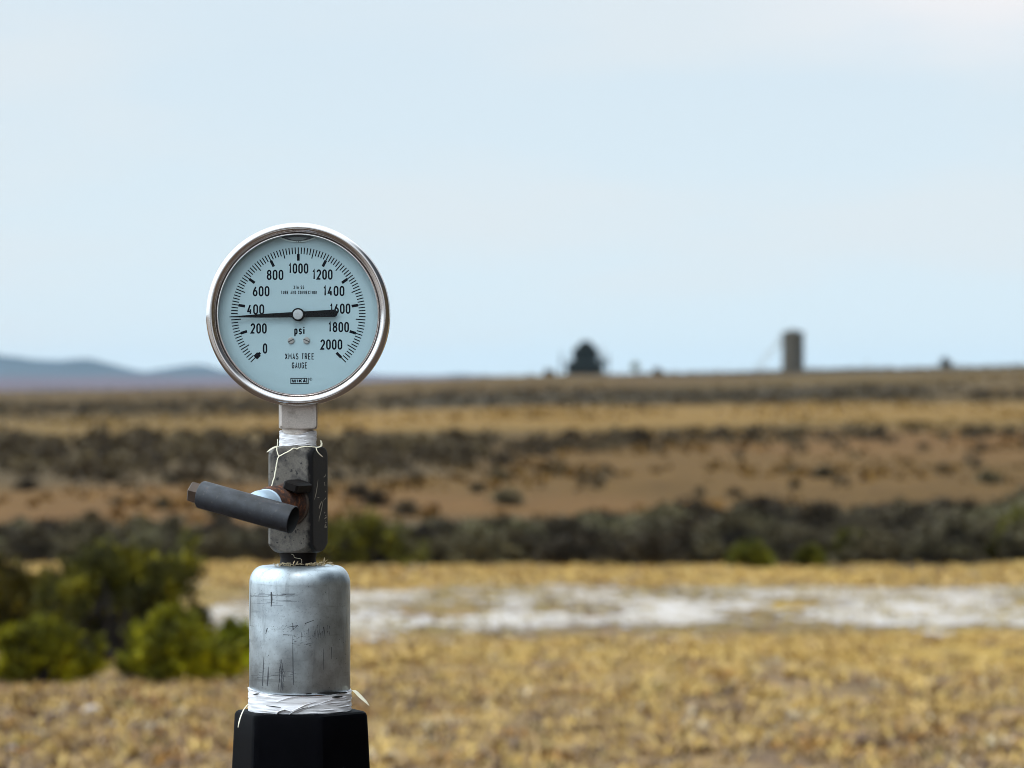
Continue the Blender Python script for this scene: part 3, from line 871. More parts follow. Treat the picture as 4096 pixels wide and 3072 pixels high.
# dry golden grass over the near field
def dry_grass():
    g = np.random.default_rng(5)
    n = 78000
    y = np.sqrt(g.uniform(11.5 ** 2, 35.4 ** 2, n)); x = g.uniform(-0.33, 0.33, n) * y
    dens = fbm(x / 0.8, y / 1.4, 71) * 0.4 + fbm(x / 0.16, y / 0.30, 72) * 0.6
    intrack = (y > 25.6) & (y < 31.4)
    keep = (g.random(n) < smooth(0.34, 0.52, dens)) & (~intrack | (g.random(n) < 0.55))
    x, y = x[keep], y[keep]; n = len(x)
    nb = 10
    z = ground_z(x, y)
    size = np.where(fbm(x / 1.5, y / 2.5, 73) > 0.5, 1.0, 0.8) * g.uniform(0.5, 1.15, n) * np.where((y > 25) & (y < 31.5), 0.75, 1.0)
    pal = np.array([[0.43, 0.275, 0.080], [0.48, 0.325, 0.110], [0.31, 0.198, 0.095], [0.180, 0.110, 0.058], [0.125, 0.084, 0.064], [0.33, 0.155, 0.036], [0.46, 0.37, 0.25], [0.20, 0.16, 0.05]])
    near_ = np.array([0.24, 0.08, 0.22, 0.21, 0.15, 0.05, 0.03, 0.02]); far_ = np.array([0.52, 0.22, 0.14, 0.06, 0.03, 0.01, 0.01, 0.01])
    mixf = np.clip(smooth(18.5, 23, y) + (fbm(x / 1.1, y / 2.0, 75) - 0.5) * 1.3, 0, 1)
    r_ = g.random(n)
    cum = np.cumsum(near_[None] * (1 - mixf[:, None]) + far_[None] * mixf[:, None], 1)
    tone = pal[np.minimum((r_[:, None] > cum).sum(1), 7)] * g.uniform(0.88, 1.28, (n, 1))
    tone[intrack[keep]] = np.array([0.34, 0.25, 0.10]) * g.uniform(0.7, 1.2, (int(intrack[keep].sum()), 1))
    bx = np.repeat(x, nb) + g.normal(0, 0.034, n * nb); by = np.repeat(y, nb) + g.normal(0, 0.034, n * nb); bz = np.repeat(z, nb) - 0.005
    h = np.repeat(size, nb) * g.uniform(0.02, 0.065, n * nb)
    a = g.uniform(0, 2 * np.pi, n * nb); lean = g.uniform(0.3, 1.6, n * nb)
    base = np.stack([bx + CAMX, by - CAMD, bz], 1)
    d = np.stack([np.cos(a) * lean, np.sin(a) * lean, np.ones(n * nb)], 1) * h[:, None]
    s = np.stack([-np.sin(a), np.cos(a), np.zeros(n * nb)], 1) * (0.0075 * np.repeat(size, nb))[:, None]
    droop = np.stack([np.cos(a), np.sin(a), -0.5 * np.ones(n * nb)], 1) * (h * 0.25 * lean)[:, None]
    v = np.stack([base - s, base + s, base + d * 0.6 + s * 0.8, base + d * 0.6 - s * 0.8, base + d + droop], 1)
    nn = n * nb
    i = np.arange(nn) * 5
    # quads (the tip as a narrow quad with two near-equal corners)
    v2 = np.concatenate([v, (base + d + droop + s * 0.1)[:, None]], 1).reshape(-1, 3)
    i = np.arange(nn) * 6
    q = np.concatenate([np.stack([i, i + 1, i + 2, i + 3], 1), np.stack([i + 3, i + 2, i + 5, i + 4], 1)])
    t = NT('dry grass blades')
    w = t.world()
    vc = t.n.new('ShaderNodeVertexColor'); vc.layer_name = 'blade'
    col = vc.outputs[0]
    t.set(Base_Color=col, Roughness=0.8, Specular_IOR_Level=0.2)
    o = np_mesh('dry_grass', v2, q, t.mat)
    ca = o.data.color_attributes.new('blade', 'FLOAT_COLOR', 'POINT')
    cc = np.ones((len(v2), 4), np.float32); cc[:, :3] = np.repeat(tone, nb * 6, 0)
    ca.data.foreach_set('color', cc.ravel())
    tag(o, 'golden dry grass tufts covering the near field', 'grass', None, 'stuff')
dry_grass()

# pale stones on the near ground
STONE = mat_plain('pale weathered stone', (0.46, 0.40, 0.36), 0.9, 0, 0.15, 40)
def stone(px, py, s, label, seed):
    dy = (py - 1536) / 4.0
    Y = EYE * FPX / dy; X = (px / 4.0 - 512) / FPX * Y
    g = random.Random(seed)
    mb = MB()
    prof = [(0.02, -0.35), (0.6, -0.3), (0.95, -0.05), (1.0, 0.15), (0.8, 0.42), (0.4, 0.58), (0.02, 0.62)]
    k1, k2, ph = g.uniform(0.1, 0.22), g.uniform(0.05, 0.12), g.uniform(0, 6)
    mb.lathe([(r * s, h * s) for r, h in prof], 18, rfun=lambda r, h, a: r * (1 + k1 * math.sin(2 * a + ph) + k2 * math.sin(5 * a + h * 40 + ph)))
    o = mb.build('stone', STONE)
    o.location = gp(X, Y); o.location.z += s * 0.15; o.rotation_euler = (0.2, 0.1, ph)
    tag(o, label, 'stone')
stone(363, 2862, 0.042, 'largest pale stone on the ground, lower left of the picture', 1)
stone(449, 2906, 0.024, 'small pale stone just right of the largest pale stone', 2)
stone(225, 2872, 0.026, 'flat pale stone just left of the largest pale stone', 3)
stone(48, 2986, 0.022, 'small pale stone near the lower left corner', 4)
stone(1470, 2785, 0.030, 'pale stone right of the white tape on the pipe', 5)

# ------------------------------------------------------------------ things on the skyline, about 700 m out
def sky_pt(u, Y=698.0):
    x = (u - 512) / FPX * Y
    return x, Y
PXM = 698.0 / FPX
def mat_far(name, c): return mat_plain(name, c, 0.85, 0, 0.2, 1.2, 0.1)
TANK = mat_far('weathered brown tank steel', (0.072, 0.056, 0.037))
RAIL = mat_far('pale galvanised stair steel', (0.42, 0.40, 0.36))
IRON = mat_far('dark olive machinery paint', (0.008, 0.008, 0.003))

def storage_tank():
    x, Y = sky_pt(793)
    root = empty('storage_tank', gp(x, Y))
    tag(root, 'tall dark cylindrical storage tank on the right skyline', 'tank')
    r, h = 1.78, 6.2
    mb = MB()
    prof = [(r, -0.5)]
    for i in range(6):
        z0 = i * h / 6
        prof += [(r, z0 + 0.02), (r, z0 + h / 6 - 0.06), (r + 0.03, z0 + h / 6 - 0.03)]
    mb.lathe(prof, 40); mb.build('shell', TANK, root)
    mb = MB(); mb.lathe([(r + 0.08, h - 0.02), (r + 0.06, h + 0.08), (0.3, h + 0.42), (0.28, h + 0.6), (0.02, h + 0.62)], 40)
    mb.build('roof', TANK, root)
    st = MB()
    for yy in (-0.35, 0.35):
        st.tube([(-6.1, yy, -0.1), (-1.95, yy, 4.5)], 0.07, 6)
        st.tube([(-6.1, yy, 0.85), (-1.95, yy, 5.45)], 0.04, 6)
        for k in range(6):
            f = k / 5; px_, pz = -6.1 + 4.15 * f, -0.1 + 4.6 * f
            st.tube([(px_, yy, pz), (px_, yy, pz + 0.95)], 0.03, 5)
    for k in range(18):
        f = (k + 0.5) / 18
        st.box((-6.1 + 4.15 * f, 0, -0.1 + 4.6 * f), (0.24, 0.72, 0.035))
    st.build('staircase', RAIL, root)
    pf = MB(); pf.box((-2.1, 0, 4.5), (0.7, 1.1, 0.08)); pf.box((-2.1, -0.52, 5.45), (0.7, 0.05, 0.05)); pf.box((-2.42, -0.52, 5.0), (0.05, 0.05, 0.95)); pf.box((-1.80, -0.52, 5.0), (0.05, 0.05, 0.95))
    pf.build('landing', TANK, root)
    mh = MB(); mh.lathe([(0.4, 0), (0.4, 0.12), (0.34, 0.15)], 20, Matrix.Translation((0.3, -1.75, 0.9)) @ Matrix.Rotation(R(90), 4, 'X')); mh.build('manhole', TANK, root)
storage_tank()

def oil_unit():
    x, Y = sky_pt(586.5)
    root = empty('oilfield_unit', gp(x, Y))
    tag(root, 'dark stepped oilfield machine with side posts on the skyline', 'machine')
    mb = MB(); mb.box((-0.05, 0, 0.05), (6.9, 2.6, 0.5), bev=0.08); mb.build('skid', IRON, root)
    mb = MB(); mb.box((-0.25, 0, 1.25), (6.1, 2.2, 2.3), bev=0.45); mb.build('engine_housing', IRON, root)
    mb = MB(); mb.box((-0.15, 0, 3.35), (4.3, 1.9, 2.6), bev=0.5); mb.build('upper_housing', IRON, root)
    mb = MB(); mb.lathe([(1.45, 4.45), (1.35, 4.8), (1.0, 5.2), (0.5, 5.5), (0.03, 5.6)], 24, Matrix.Translation((-0.1, 0, 0))); mb.build('dome_cap', IRON, root)
    mb = MB(); mb.box((2.75, 0, 2.1), (0.9, 1.3, 0.9), bev=0.1); mb.tube([(1.6, 0, 2.7), (2.4, 0, 2.6), (2.75, 0, 2.2)], 0.16, 8); mb.build('gearbox', IRON, root)
    for px_, h in ((-4.1, 3.6), (3.5, 3.2), (2.6, 4.6)):
        mb = MB(); mb.tube([(px_, 0.2, -0.2), (px_, 0.2, h)], 0.14, 8); mb.build('post', RAIL if h > 4 else IRON, root)
    mb = MB()
    for z in (1.0, 2.0): mb.tube([(-4.1, 0.2, z), (-2.7, 0.2, z)], 0.05, 6)
    mb.build('guard_rail', IRON, root)
oil_unit()

def tiny_tree():
    x, Y = sky_pt(635.4)
    root = empty('small_tree', gp(x, Y))
    tag(root, 'tiny round topped tree on a short stem right of the dark machine', 'tree')
    v, q, cs = leaf_cloud(1.8, 1.8, 1.25, 60, 50, 0.18, 501, 0.10)
    v[:, 2] += 0.75
    np_mesh('crown', v, q, LEAF_DEEP, root)
    cs = cs + np.array([0, 0, 0.75])
    mb = stems_mesh(cs, 1.4, 0.03, 10, 502); mb.tube([(0, 0, -0.3), (0.02, 0, 0.5), (0, 0, 1.1)], [0.12, 0.10, 0.06], 8)
    mb.build('trunk', STEM, root)
tiny_tree()
for (u, w, h, lab, sd_) in ((657, 1.9, 0.85, 'low brown bush on the skyline between the tiny tree and the tank', 511),
                            (549, 2.4, 0.75, 'low broad bush on the skyline left of the dark machine', 512),
                            (945, 2.6, 1.45, 'dark rounded bush on the skyline right of the tank', 513)):
    x, Y = sky_pt(u)
    shrub('skyline_bush', lab, 'bush', x, Y, w, h, LEAF_DARKSAGE, 60, 40, 0.22, sd_, 0.10)
x, Y = sky_pt(867)
mb = MB(); mb.tube([(0, 0, -0.3), (0, 0, 1.25)], 0.07, 8); mb.box((0, -0.09, 1.05), (0.32, 0.04, 0.42), bev=0.01)
tag(mb.build('marker_post', RAIL), 'thin pale marker post on the skyline between tank and dark bush', 'post').location = gp(x, Y)

# ------------------------------------------------------------------ lettering: a narrow stroke alphabet
def arc(cx, cy, rx, ry, a0, a1, n=9):
    return [(cx + rx * math.cos(R(a0 + (a1 - a0) * i / n)), cy + ry * math.sin(R(a0 + (a1 - a0) * i / n))) for i in range(n + 1)]
q_ = 0.27
GL = {
    '0': [arc(.5, 1 - q_, .5, q_, 0, 180) + arc(.5, q_, .5, q_, 180, 360) + [(1, 1 - q_)]],
    '1': [[(.30, .80), (.72, 1.0), (.72, 0)]],
    '2': [arc(.5, 1 - q_, .5, q_, 175, 0) + [(.96, .60), (0, .0), (1, .0)]],
    '3': [arc(.5, .77, .48, .23, 160, -80), arc(.5, .27, .5, .27, 85, -165)],
    '4': [[(.66, 1), (0, .27), (1, .27)], [(.74, .52), (.74, 0)]],
    '6': [[(.70, 1.0), (.20, .58)] + arc(.5, .29, .5, .29, 150, 510, 18)],
    '8': [arc(.5, .76, .44, .24, -90, 270, 18), arc(.5, .27, .5, .27, 90, 450, 18)],
    'A': [[(0, 0), (.5, 1), (1, 0)], [(.18, .30), (.82, .30)]],
    'B': [[(0, 0), (0, 1), (.5, 1)] + arc(.55, .77, .40, .23, 90, -90) + [(0, .54)], [(.5, .54)] + arc(.55, .27, .45, .27, 90, -90) + [(0, 0)]],
    'C': [arc(.5, 1 - q_, .5, q_, 10, 180) + arc(.5, q_, .5, q_, 180, 350)],
    'D': [[(0, 0), (0, 1), (.45, 1)] + arc(.5, 1 - q_, .5, q_, 90, 0) + arc(.5, q_, .5, q_, 0, -90) + [(0, 0)]],
    'E': [[(1, 1), (0, 1), (0, 0), (1, 0)], [(0, .52), (.85, .52)]],
    'G': [arc(.5, 1 - q_, .5, q_, 10, 180) + arc(.5, q_, .5, q_, 180, 360) + [(1, .48), (.55, .48)]],
    'I': [[(.5, 0), (.5, 1)]],
    'K': [[(0, 0), (0, 1)], [(1, 1), (.05, .45)], [(.30, .62), (1, 0)]],
    'M': [[(0, 0), (0, 1), (.5, .35), (1, 1), (1, 0)]],
    'N': [[(0, 0), (0, 1), (1, 0), (1, 1)]],
    'O': [arc(.5, 1 - q_, .5, q_, 0, 180) + arc(.5, q_, .5, q_, 180, 360) + [(1, 1 - q_)]],
    'R': [[(0, 0), (0, 1), (.5, 1)] + arc(.55, .75, .45, .25, 90, -90) + [(0, .5)], [(.5, .5), (1, 0)]],
    'S': [arc(.5, .76, .48, .24, 20, 270, 12) + arc(.5, .26, .5, .26, 90, -160, 12)],
    'T': [[(0, 1), (1, 1)], [(.5, 1), (.5, 0)]],
    'U': [[(0, 1), (0, q_)] + arc(.5, q_, .5, q_, 180, 360) + [(1, 1)]],
    'W': [[(0, 1), (.24, 0), (.5, .85), (.76, 0), (1, 1)]],
    'X': [[(0, 0), (1, 1)], [(0, 1), (1, 0)]],
    'p': [[(0, -.36), (0, .70)], arc(.5, .47, .5, .23, 180, 0) + arc(.5, .23, .5, .23, 0, -180)],
    's': [arc(.5, .52, .48, .18, 20, 270, 10) + arc(.5, .17, .5, .17, 90, -160, 10)],
    'i': [[(.5, 0), (.5, .70)], [(.5, .88), (.5, 1.0)]],
}
WIDE = {'1': 0.8, 'I': 0.4, 'M': 1.25, 'W': 1.5, 'i': 0.45, 'T': 0.95}

class Ink:
    """flat strokes in the x/z plane, each lifted a hair above the one before"""
    def __init__(self): self.mb = MB(); self.k = 0
    def stroke(self, pts, w, lift=0.0):
        P = [Vector((a, b)) for a, b in pts]
        P = [p for i, p in enumerate(P) if i == 0 or (p - P[i - 1]).length > 1e-7]
        closed = (P[0] - P[-1]).length < 1e-6
        if closed: P = P[:-1]
        n = len(P); vs_, fs = [], []
        y = -(0.00002 + (self.k % 40) * 0.0000012); self.k += 1
        ex = w * 0.5
        for i, p in enumerate(P):
            if closed: a, b = P[i - 1], P[(i + 1) % n]
            else: a, b = P[max(i - 1, 0)], P[min(i + 1, n - 1)]
            t1 = (p - a).normalized() if (p - a).length > 1e-9 else None
            t2 = (b - p).normalized() if (b - p).length > 1e-9 else None
            t1 = t1 or t2; t2 = t2 or t1
            m = (t1 + t2)
            m = m.normalized() if m.length > 1e-6 else t1
            nn = Vector((-m.y, m.x))
            c = max(0.45, abs(nn.dot(Vector((-t1.y, t1.x)))))
            o = nn * (w / 2 / c)
            vs_ += [(p.x + o.x, y, p.y + o.y), (p.x - o.x, y, p.y - o.y)]
        m = n if closed else n - 1
        for i in range(m):
            a, b = 2 * i, 2 * ((i + 1) % n)
            fs.append((a, a + 1, b + 1, b))
        self.mb.add(vs_, fs)
    def text(self, s, cx, cy, width, h, sw, gap=0.30):
        units = []
        for ch in s: units.append(0.55 if ch == ' ' else WIDE.get(ch, 1.0))
        tot = sum(units) + gap * (len(s) - 1)
        cw = width / tot
        x = cx - width / 2
        for ch, uw in zip(s, units):
            if ch != ' ':
                w_ = uw * cw - sw; hh = h - sw
                for st in GL[ch]:
                    self.stroke([(x + sw / 2 + a * w_, cy - h / 2 + sw / 2 + b * hh) for a, b in st], sw)
            x += (uw + gap) * cw
    def disc(self, cx, cy, r, n=20):
        y = -(0.00002 + (self.k % 40) * 0.0000012); self.k += 1
        self.mb.add([(cx + r * math.cos(2 * math.pi * i / n), y, cy + r * math.sin(2 * math.pi * i / n)) for i in range(n)], [tuple(range(n))])

# ------------------------------------------------------------------ the pressure gauge
GY = -0.012                                    # depth of the dial
gc = at(1193.2, 1258.4, GY)
gauge = empty('pressure_gauge', gc)
tag(gauge, 'round steel pressure gauge with pale psi dial on top of the valve', 'gauge')
C = 0.0744 * MM * (1 + GY / CAMD)              # metres per measured dial unit
ROTX = Matrix.Rotation(R(90), 4, 'X')          # turns a lathe about Z into one about -Y

def ylathe(prof, n=128, mat=0, cap0=False, cap1=False, mb=None, M2=None):
    mb = mb or MB()
    T = ROTX if M2 is None else M2 @ ROTX
    return mb.lathe([(r * MM, h * MM) for r, h in prof], n, T, mat, cap0, cap1)

# bezel: h runs towards the camera
def crv(a, b, c, n):
    return [tuple((1 - t) ** 2 * np.array(a) + 2 * t * (1 - t) * np.array(b) + t * t * np.array(c)) for t in [i / n for i in range(n + 1)]]
prof = [(50.5, -9.0), (54.0, -9.0), (54.8, -8.4), (55.0, -7.6), (55.0, 1.0), (54.5, 1.4), (54.5, 1.9)]
prof += [(52.0 + 3.02 * math.cos(t), 4.0 + (4.4 if t > .9 else 4.4) * math.sin(t)) for t in np.linspace(-0.4, math.pi + 0.1, 26)]
prof += [(48.9, 4.2), (48.85, 4.9), (48.6, 5.4), (48.1, 5.75), (47.75, 5.7), (47.6, 5.3)]
ylathe(prof).build('bezel', M['steel'], gauge, angle=50)
ylathe([(47.62, 5.25), (47.65, 3.0), (47.9, 0.0), (48.4, -0.5)]).build('gasket', M['gasket'], gauge)
ylathe([(49.5, -2.0), (50.4, -9.0), (50.4, -36), (48.5, -39), (15, -40), (0.1, -40)]).build('case', M['case'], gauge)
ylathe([(0.001, 4.8), (48.2, 4.8)], 96).build('glass_window', M['glass'], gauge)

dial = ylathe([(48.3, -0.02), (24, 0.0), (0.001, 0.0)], 96).build('dial', M['dial'], gauge)

ink = Ink()
def U(cx, cy):                                  # measured dial units (from the pointer hub, y down) to metres
    return (cx - 836) * C, (806 - cy) * C
def ray(a, r0, r1, w):
    c, s = math.cos(R(a)), math.sin(R(a))
    ink.stroke([(c * r0 * C, s * r0 * C), (c * r1 * C, s * r1 * C)], w * C)
for i in range(101):
    a = 225 - 270 * i / 100
    if i % 10 == 0:
        ray(a, 544, 486, 8.5); ray(a, 490, 436, 22)
    else:
        ray(a, 544, 466 if i % 5 == 0 else 490, 8.5)
# zero stop mark
ray(225, 492, 450, 42)
for txt, cx, cy, w in (('0', 567, 1080, 36), ('200', 515, 918, 131), ('400', 491, 764, 139), ('600', 535, 617, 136), ('800', 648, 485, 135),
                       ('1000', 835, 433, 164), ('1200', 1029, 482, 168), ('1400', 1121, 615, 176), ('1600', 1172, 758, 171), ('1800', 1160, 907, 172), ('2000', 1103, 1048, 178)):
    x_, z_ = U(cx, cy)
    ink.text(txt, x_, z_, w * C, 84 * C, 12.8 * C, 0.21)
x_, z_ = U(845, 934); ink.text('psi', x_, z_, 84 * C, 66 * C, 11.5 * C, 0.32)
x_, z_ = U(840, 585); ink.text('316 SS', x_, z_, 88 * C, 28 * C, 5 * C, 0.34)
x_, z_ = U(841, 627); ink.text('TUBE AND CONNECTION', x_, z_, 290 * C, 28 * C, 5 * C, 0.34)
x_, z_ = U(846, 1144); ink.text('XMAS TREE', x_, z_, 236 * C, 51 * C, 6.8 * C, 0.30)
x_, z_ = U(846, 1217); ink.text('GAUGE', x_, z_, 125 * C, 51 * C, 6.8 * C, 0.30)
x_, z_ = U(840, 1342); ink.text('WIKA', x_, z_, 116 * C, 31 * C, 8.5 * C, 0.16)
def line(pts, w): ink.stroke([U(*p) for p in pts], w * C)
line([(908, 1321), (775.5, 1321), (775.5, 1364), (916, 1364), (916, 1317)], 7)
line([(904, 1324), (904, 1356)], 7)
x_, z_ = U(937, 1328)
ink.stroke([(x_ + 10.5 * C * math.cos(R(a)), z_ + 10.5 * C * math.sin(R(a))) for a in range(0, 361, 24)], 3.2 * C)
ink.text('R', x_, z_, 9 * C, 12 * C, 2.6 * C)
ink.mb.build('dial_markings', M['ink'], dial, smooth=False)

for cx, cy, sl in ((777, 1016, -28), (902, 1015, 24)):
    x_, z_ = U(cx, cy)
    T = Matrix.Translation((x_, -0.0003, z_))
    mb = MB(); ylathe([(27 * .0744, 0.0), (26.5 * .0744, 0.30), (23 * .0744, 0.55), (0.01, 0.60)], 28, mb=mb, M2=T)
    s_ = mb.build('dial_screw', M['screw'], dial)
    mb = MB(); mb.box((x_, -0.00093, z_), (50 * C, 0.00012, 7 * C), Matrix.Rotation(R(sl), 4, 'Y'))
    # the slot belongs to the screw's own mesh
    b0 = len(s_.data.vertices)
    me = s_.data; me.materials.append(M['slot'])
    import bmesh
    bm = bmesh.new(); bm.from_mesh(me)
    vs2 = [bm.verts.new(p) for p in mb.v]
    for f in mb.f:
        nf = bm.faces.new([vs2[i] for i in f]); nf.material_index = 1
    bm.to_mesh(me); bm.free()

# pointer, its tip at about 315 on the scale
pa = 182.0
mb = MB()
def prism(poly, y0, y1):
    n = len(poly)
    vs_ = [(x, y0, z) for x, z in poly] + [(x, y1, z) for x, z in poly]
    fs = [tuple(range(n)), tuple(reversed(range(n, 2 * n)))] + [(i, i + n, (i + 1) % n + n, (i + 1) % n) for i in range(n)]
    return vs_, fs
poly = [(0, 23), (300, 15), (555, 3.2), (555, -3.2), (300, -15), (0, -23), (-290, -30)] + [(-290 + 29 * math.cos(R(a)) * 1.0, 30 * math.sin(R(a))) for a in range(-105, -256, -15)] + [(-290, 30)]
ca_, sa_ = math.cos(R(pa)), math.sin(R(pa))
poly = [((a * ca_ - b * sa_) * C, (a * sa_ + b * ca_) * C) for a, b in poly]
vs_, fs = prism(poly, -0.0022, -0.0028)
mb.add(vs_, fs)
mb.lathe([(53 * C, 0.0005), (53 * C, 0.0036), (48 * C, 0.0039)], 40, ROTX)
ptr = mb.build('pointer', M['pointer'], gauge, smooth=False)
mb = MB(); mb.lathe([(41 * C, 0.0028), (40.5 * C, 0.0040), (38 * C, 0.0042), (9 * C, 0.0043), (7 * C, 0.0040), (0.2 * C, 0.0040)], 40, ROTX)
mb.build('hub_cap', M['hub'], ptr, angle=25)

# air bubble left at the top of the liquid filling
mb = MB()
def lens(hw, ztop, zbot, y, n=28):
    up, lo = [], []
    for i in range(n + 1):
        t = -1 + 2 * i / n
        x = t * hw
        zt = math.sqrt(max((47.55 * MM) ** 2 - x * x, 0)) if ztop is None else ztop - (ztop - zbot) * 0.0
        ze = math.sqrt((47.55 * MM) ** 2 - hw * hw)
        zl = zbot + (ze - zbot) * abs(t) ** 2.2
        up.append((x - 0.0004, y, zt)); lo.append((x - 0.0004, y, min(zl, zt - 1e-5)))
    return up, lo
for hw, zb, y, mi in ((11.6 * MM, 43.3 * MM, -0.0010, 2), (10.2 * MM, 44.1 * MM, -0.0014, 0), (7.6 * MM, 44.35 * MM, -0.0018, 1)):
    up, lo = lens(hw, None, zb, y)
    if mi == 1:
        up = [(p[0], p[1], p[2] - (46.9 * MM - 46.0 * MM) - 0.00035) for p in up]
        up = [(a[0], a[1], max(a[2], b[2] + 1e-5)) for a, b in zip(up, lo)]
    n = len(up)
    mb.add(up + lo, [(i, i + n, i + n + 1, i + 1) for i in range(n - 1)], mi)
for cx, r in ((-0.9, 0.42), (0.2, 0.65), (1.3, 0.40)):
    mb.add([(cx * MM + r * .6 * MM * math.cos(R(a)), -0.0020, 43.55 * MM + r * .45 * MM * math.sin(R(a))) for a in range(0, 360, 30)], [tuple(range(12))], 0)
mb.build('air_bubble', [M['liquid'], M['bubble'], M['halo']], gauge, smooth=False)

# square socket under the case
axis = at(1192.2, 1536, 0)
def lz(py, y=0.0): return at(1192, py, y).z - gc.z
mb = MB()
zt, zb2 = lz(1600), lz(1716)
S2 = 11.15 * MM
Rz = Matrix.Rotation(R(5.5), 4, 'Z')
ox, oy = axis.x - gc.x, -gc.y
ring = []
bv = 0.8 * MM
def sq_ring(h, z, bv):
    pts_ = [(h - bv, -h), (h, -h + bv), (h, h - bv), (h - bv, h), (-h + bv, h), (-h, h - bv), (-h, -h + bv), (-h + bv, -h)]
    return [Vector((ox, oy, 0)) + Rz @ Vector((a, b, z)) for a, b in pts_]
lev = [(S2, zt, bv), (S2, zb2 + 2.0 * MM, bv), (S2 * 0.985, zb2 + 0.6 * MM, bv * 2.2), (S2 * 0.93, zb2, bv * 4.5)]
vs_, fs = [], []
for h, z, b in lev: vs_ += sq_ring(h, z, b)
for j in range(len(lev) - 1):
    for i in range(8):
        a, b = j * 8 + i, j * 8 + (i + 1) % 8
        fs.append((a + 8, b + 8, b, a))
fs += [tuple(range(8))[::-1], tuple(range(24, 32))]
fs = [tuple(reversed(f)) for f in fs]
mb.add(vs_, fs)
sock = mb.build('socket', M['socket'], gauge, angle=30)
# thread below the socket and the white tape wound on it
mb = MB(); mb.lathe([(9.6 * MM, lz(1714)), (9.6 * MM, lz(1733)), (9.9 * MM, lz(1735)), (9.9 * MM, lz(1790))], 40, Matrix.Translation((ox, oy, 0)))
mb.build('thread', M['socket'], gauge)
g2 = random.Random(4)
def tape_wrap(r, ztop, zbot, rows, M0, seed, amp=0.35, wav=1.0, top_cut=None):
    gg = np.random.default_rng(seed)
    mb = MB(); n = 120
    ph = gg.uniform(0, 6.28, (rows + 1, 4))
    vs_, fs = [], []
    for j in range(rows + 1):
        t = j / rows
        for i in range(n):
            a = 2 * math.pi * i / n
            ridge = abs(math.sin(math.pi * (j * 0.5 + 0.25 * math.sin(a + 0.6) * wav)))
            rr = r + amp * MM * (0.5 * ridge + 0.25 * math.sin(3 * a + ph[j][0]) + 0.25 * math.sin(9 * a + ph[j][1]))
            z = ztop + (zbot - ztop) * t + (0.25 * MM * math.sin(2 * a + ph[j][2]) + 0.12 * MM * math.sin(7 * a + ph[j][3])) * (0.5 if 0 < j < rows else 0.8)
            if top_cut: z = min(z, top_cut(a))
            vs_.append((rr * math.cos(a), rr * math.sin(a), z))
    for j in range(rows):
        for i in range(n):
            a, b = j * n + i, j * n + (i + 1) % n
            fs.append((a, a + n, b + n, b))
    # thickness at both rims
    m = len(vs_)
    for j in (0, rows):
        for i in range(n):
            x, y, z = vs_[j * n + i]; k = (r - 1.1 * MM) / math.hypot(x, y)
            vs_.append((x * k, y * k, z))
    for i in range(n):
        b = (i + 1) % n
        fs.append((i, b, m + b, m + i)); fs.append((rows * n + b, rows * n + i, m + n + i, m + n + b))
    vs_ = [M0 @ Vector(p) for p in vs_]
    return mb.add(vs_, fs)
def cut_small(a):                               # the tape's upper edge dips in front
    f = max(0.0, math.cos(a + math.pi / 2 + 0.25))
    return lz(1722) - (2.5 * MM) * f ** 2
tw = tape_wrap(10.9 * MM, lz(1722), lz(1783), 16, Matrix.Translation((ox, oy, 0)), 9, 0.7, 1.0, cut_small).build('thread_tape', M['tape'], gauge, angle=60)
def strand(pts4, y, w, name='tape_strand', parent=None, org=None, mat='strand', flat=0.5, wob=0.0):
    org = org if org is not None else gc
    P = [at(px, py, yy) - org for (px, py), yy in zip(pts4, y)]
    # resample smoothly
    out_ = []
    n = len(P)
    for i in range(n - 1):
        p0, p1, p2, p3 = P[max(i - 1, 0)], P[i], P[i + 1], P[min(i + 2, n - 1)]
        for k in range(5):
            t = k / 5
            out_.append(0.5 * ((2 * p1) + (p2 - p0) * t + (2 * p0 - 5 * p1 + 4 * p2 - p3) * t * t + (3 * p1 - p0 - 3 * p2 + p3) * t ** 3))
    out_.append(P[-1])
    if wob: out_ = [p + Vector((g2.uniform(-1, 1), g2.uniform(-1, 1), g2.uniform(-1, 1))) * wob for p in out_]
    m = len(out_)
    ws = w if isinstance(w, (list, tuple)) else [w] * 2
    rad = [np.interp(i / (m - 1), np.linspace(0, 1, len(ws)), ws) for i in range(m)]
    mb = MB(); mb.tube(out_, [float(r) for r in rad], 6, flat=flat)
    return mb.build(name, M[mat], parent)
YF = -0.019
strand([(1283, 1762), (1286, 1772), (1283, 1785), (1268, 1789), (1252, 1787), (1235, 1786), (1205, 1788), (1188, 1795), (1172, 1793), (1160, 1802), (1135, 1815), (1115, 1826), (1108, 1845), (1104, 1870), (1098, 1905), (1086, 1945), (1084, 1957)],
       [-0.004, -0.006, -0.009, -0.011, -0.0125, -0.0135, -0.0145, -0.0155, -0.0165, -0.0172, -0.0180, -0.0183, -0.0185, -0.0184, -0.0182, -0.0178, -0.0180], [0.00050, 0.00055, 0.00035, 0.0006, 0.0005, 0.00045, 0.0006, 0.0004], 'tape_strand', tw, wob=0.00012)
strand([(1110, 1756), (1110, 1775), (1107, 1795), (1110, 1812), (1116, 1828)], [-0.0085, -0.0115, -0.0155, -0.0178, -0.0187], [0.0002, 0.0003, 0.0003], 'tape_strand', tw)
strand([(1264, 1788), (1268, 1803), (1276, 1814), (1290, 1827)], [-0.0122, -0.0130, -0.0128, -0.0118], [0.0003, 0.0002], 'tape_strand', tw)
strand([(1112, 1786), (1098, 1790), (1083, 1798), (1067, 1809)], [-0.0075, -0.0095, -0.0115, -0.0135], [0.0010, 0.0012, 0.0010, 0.0002], 'tape_strand', tw, flat=0.45)

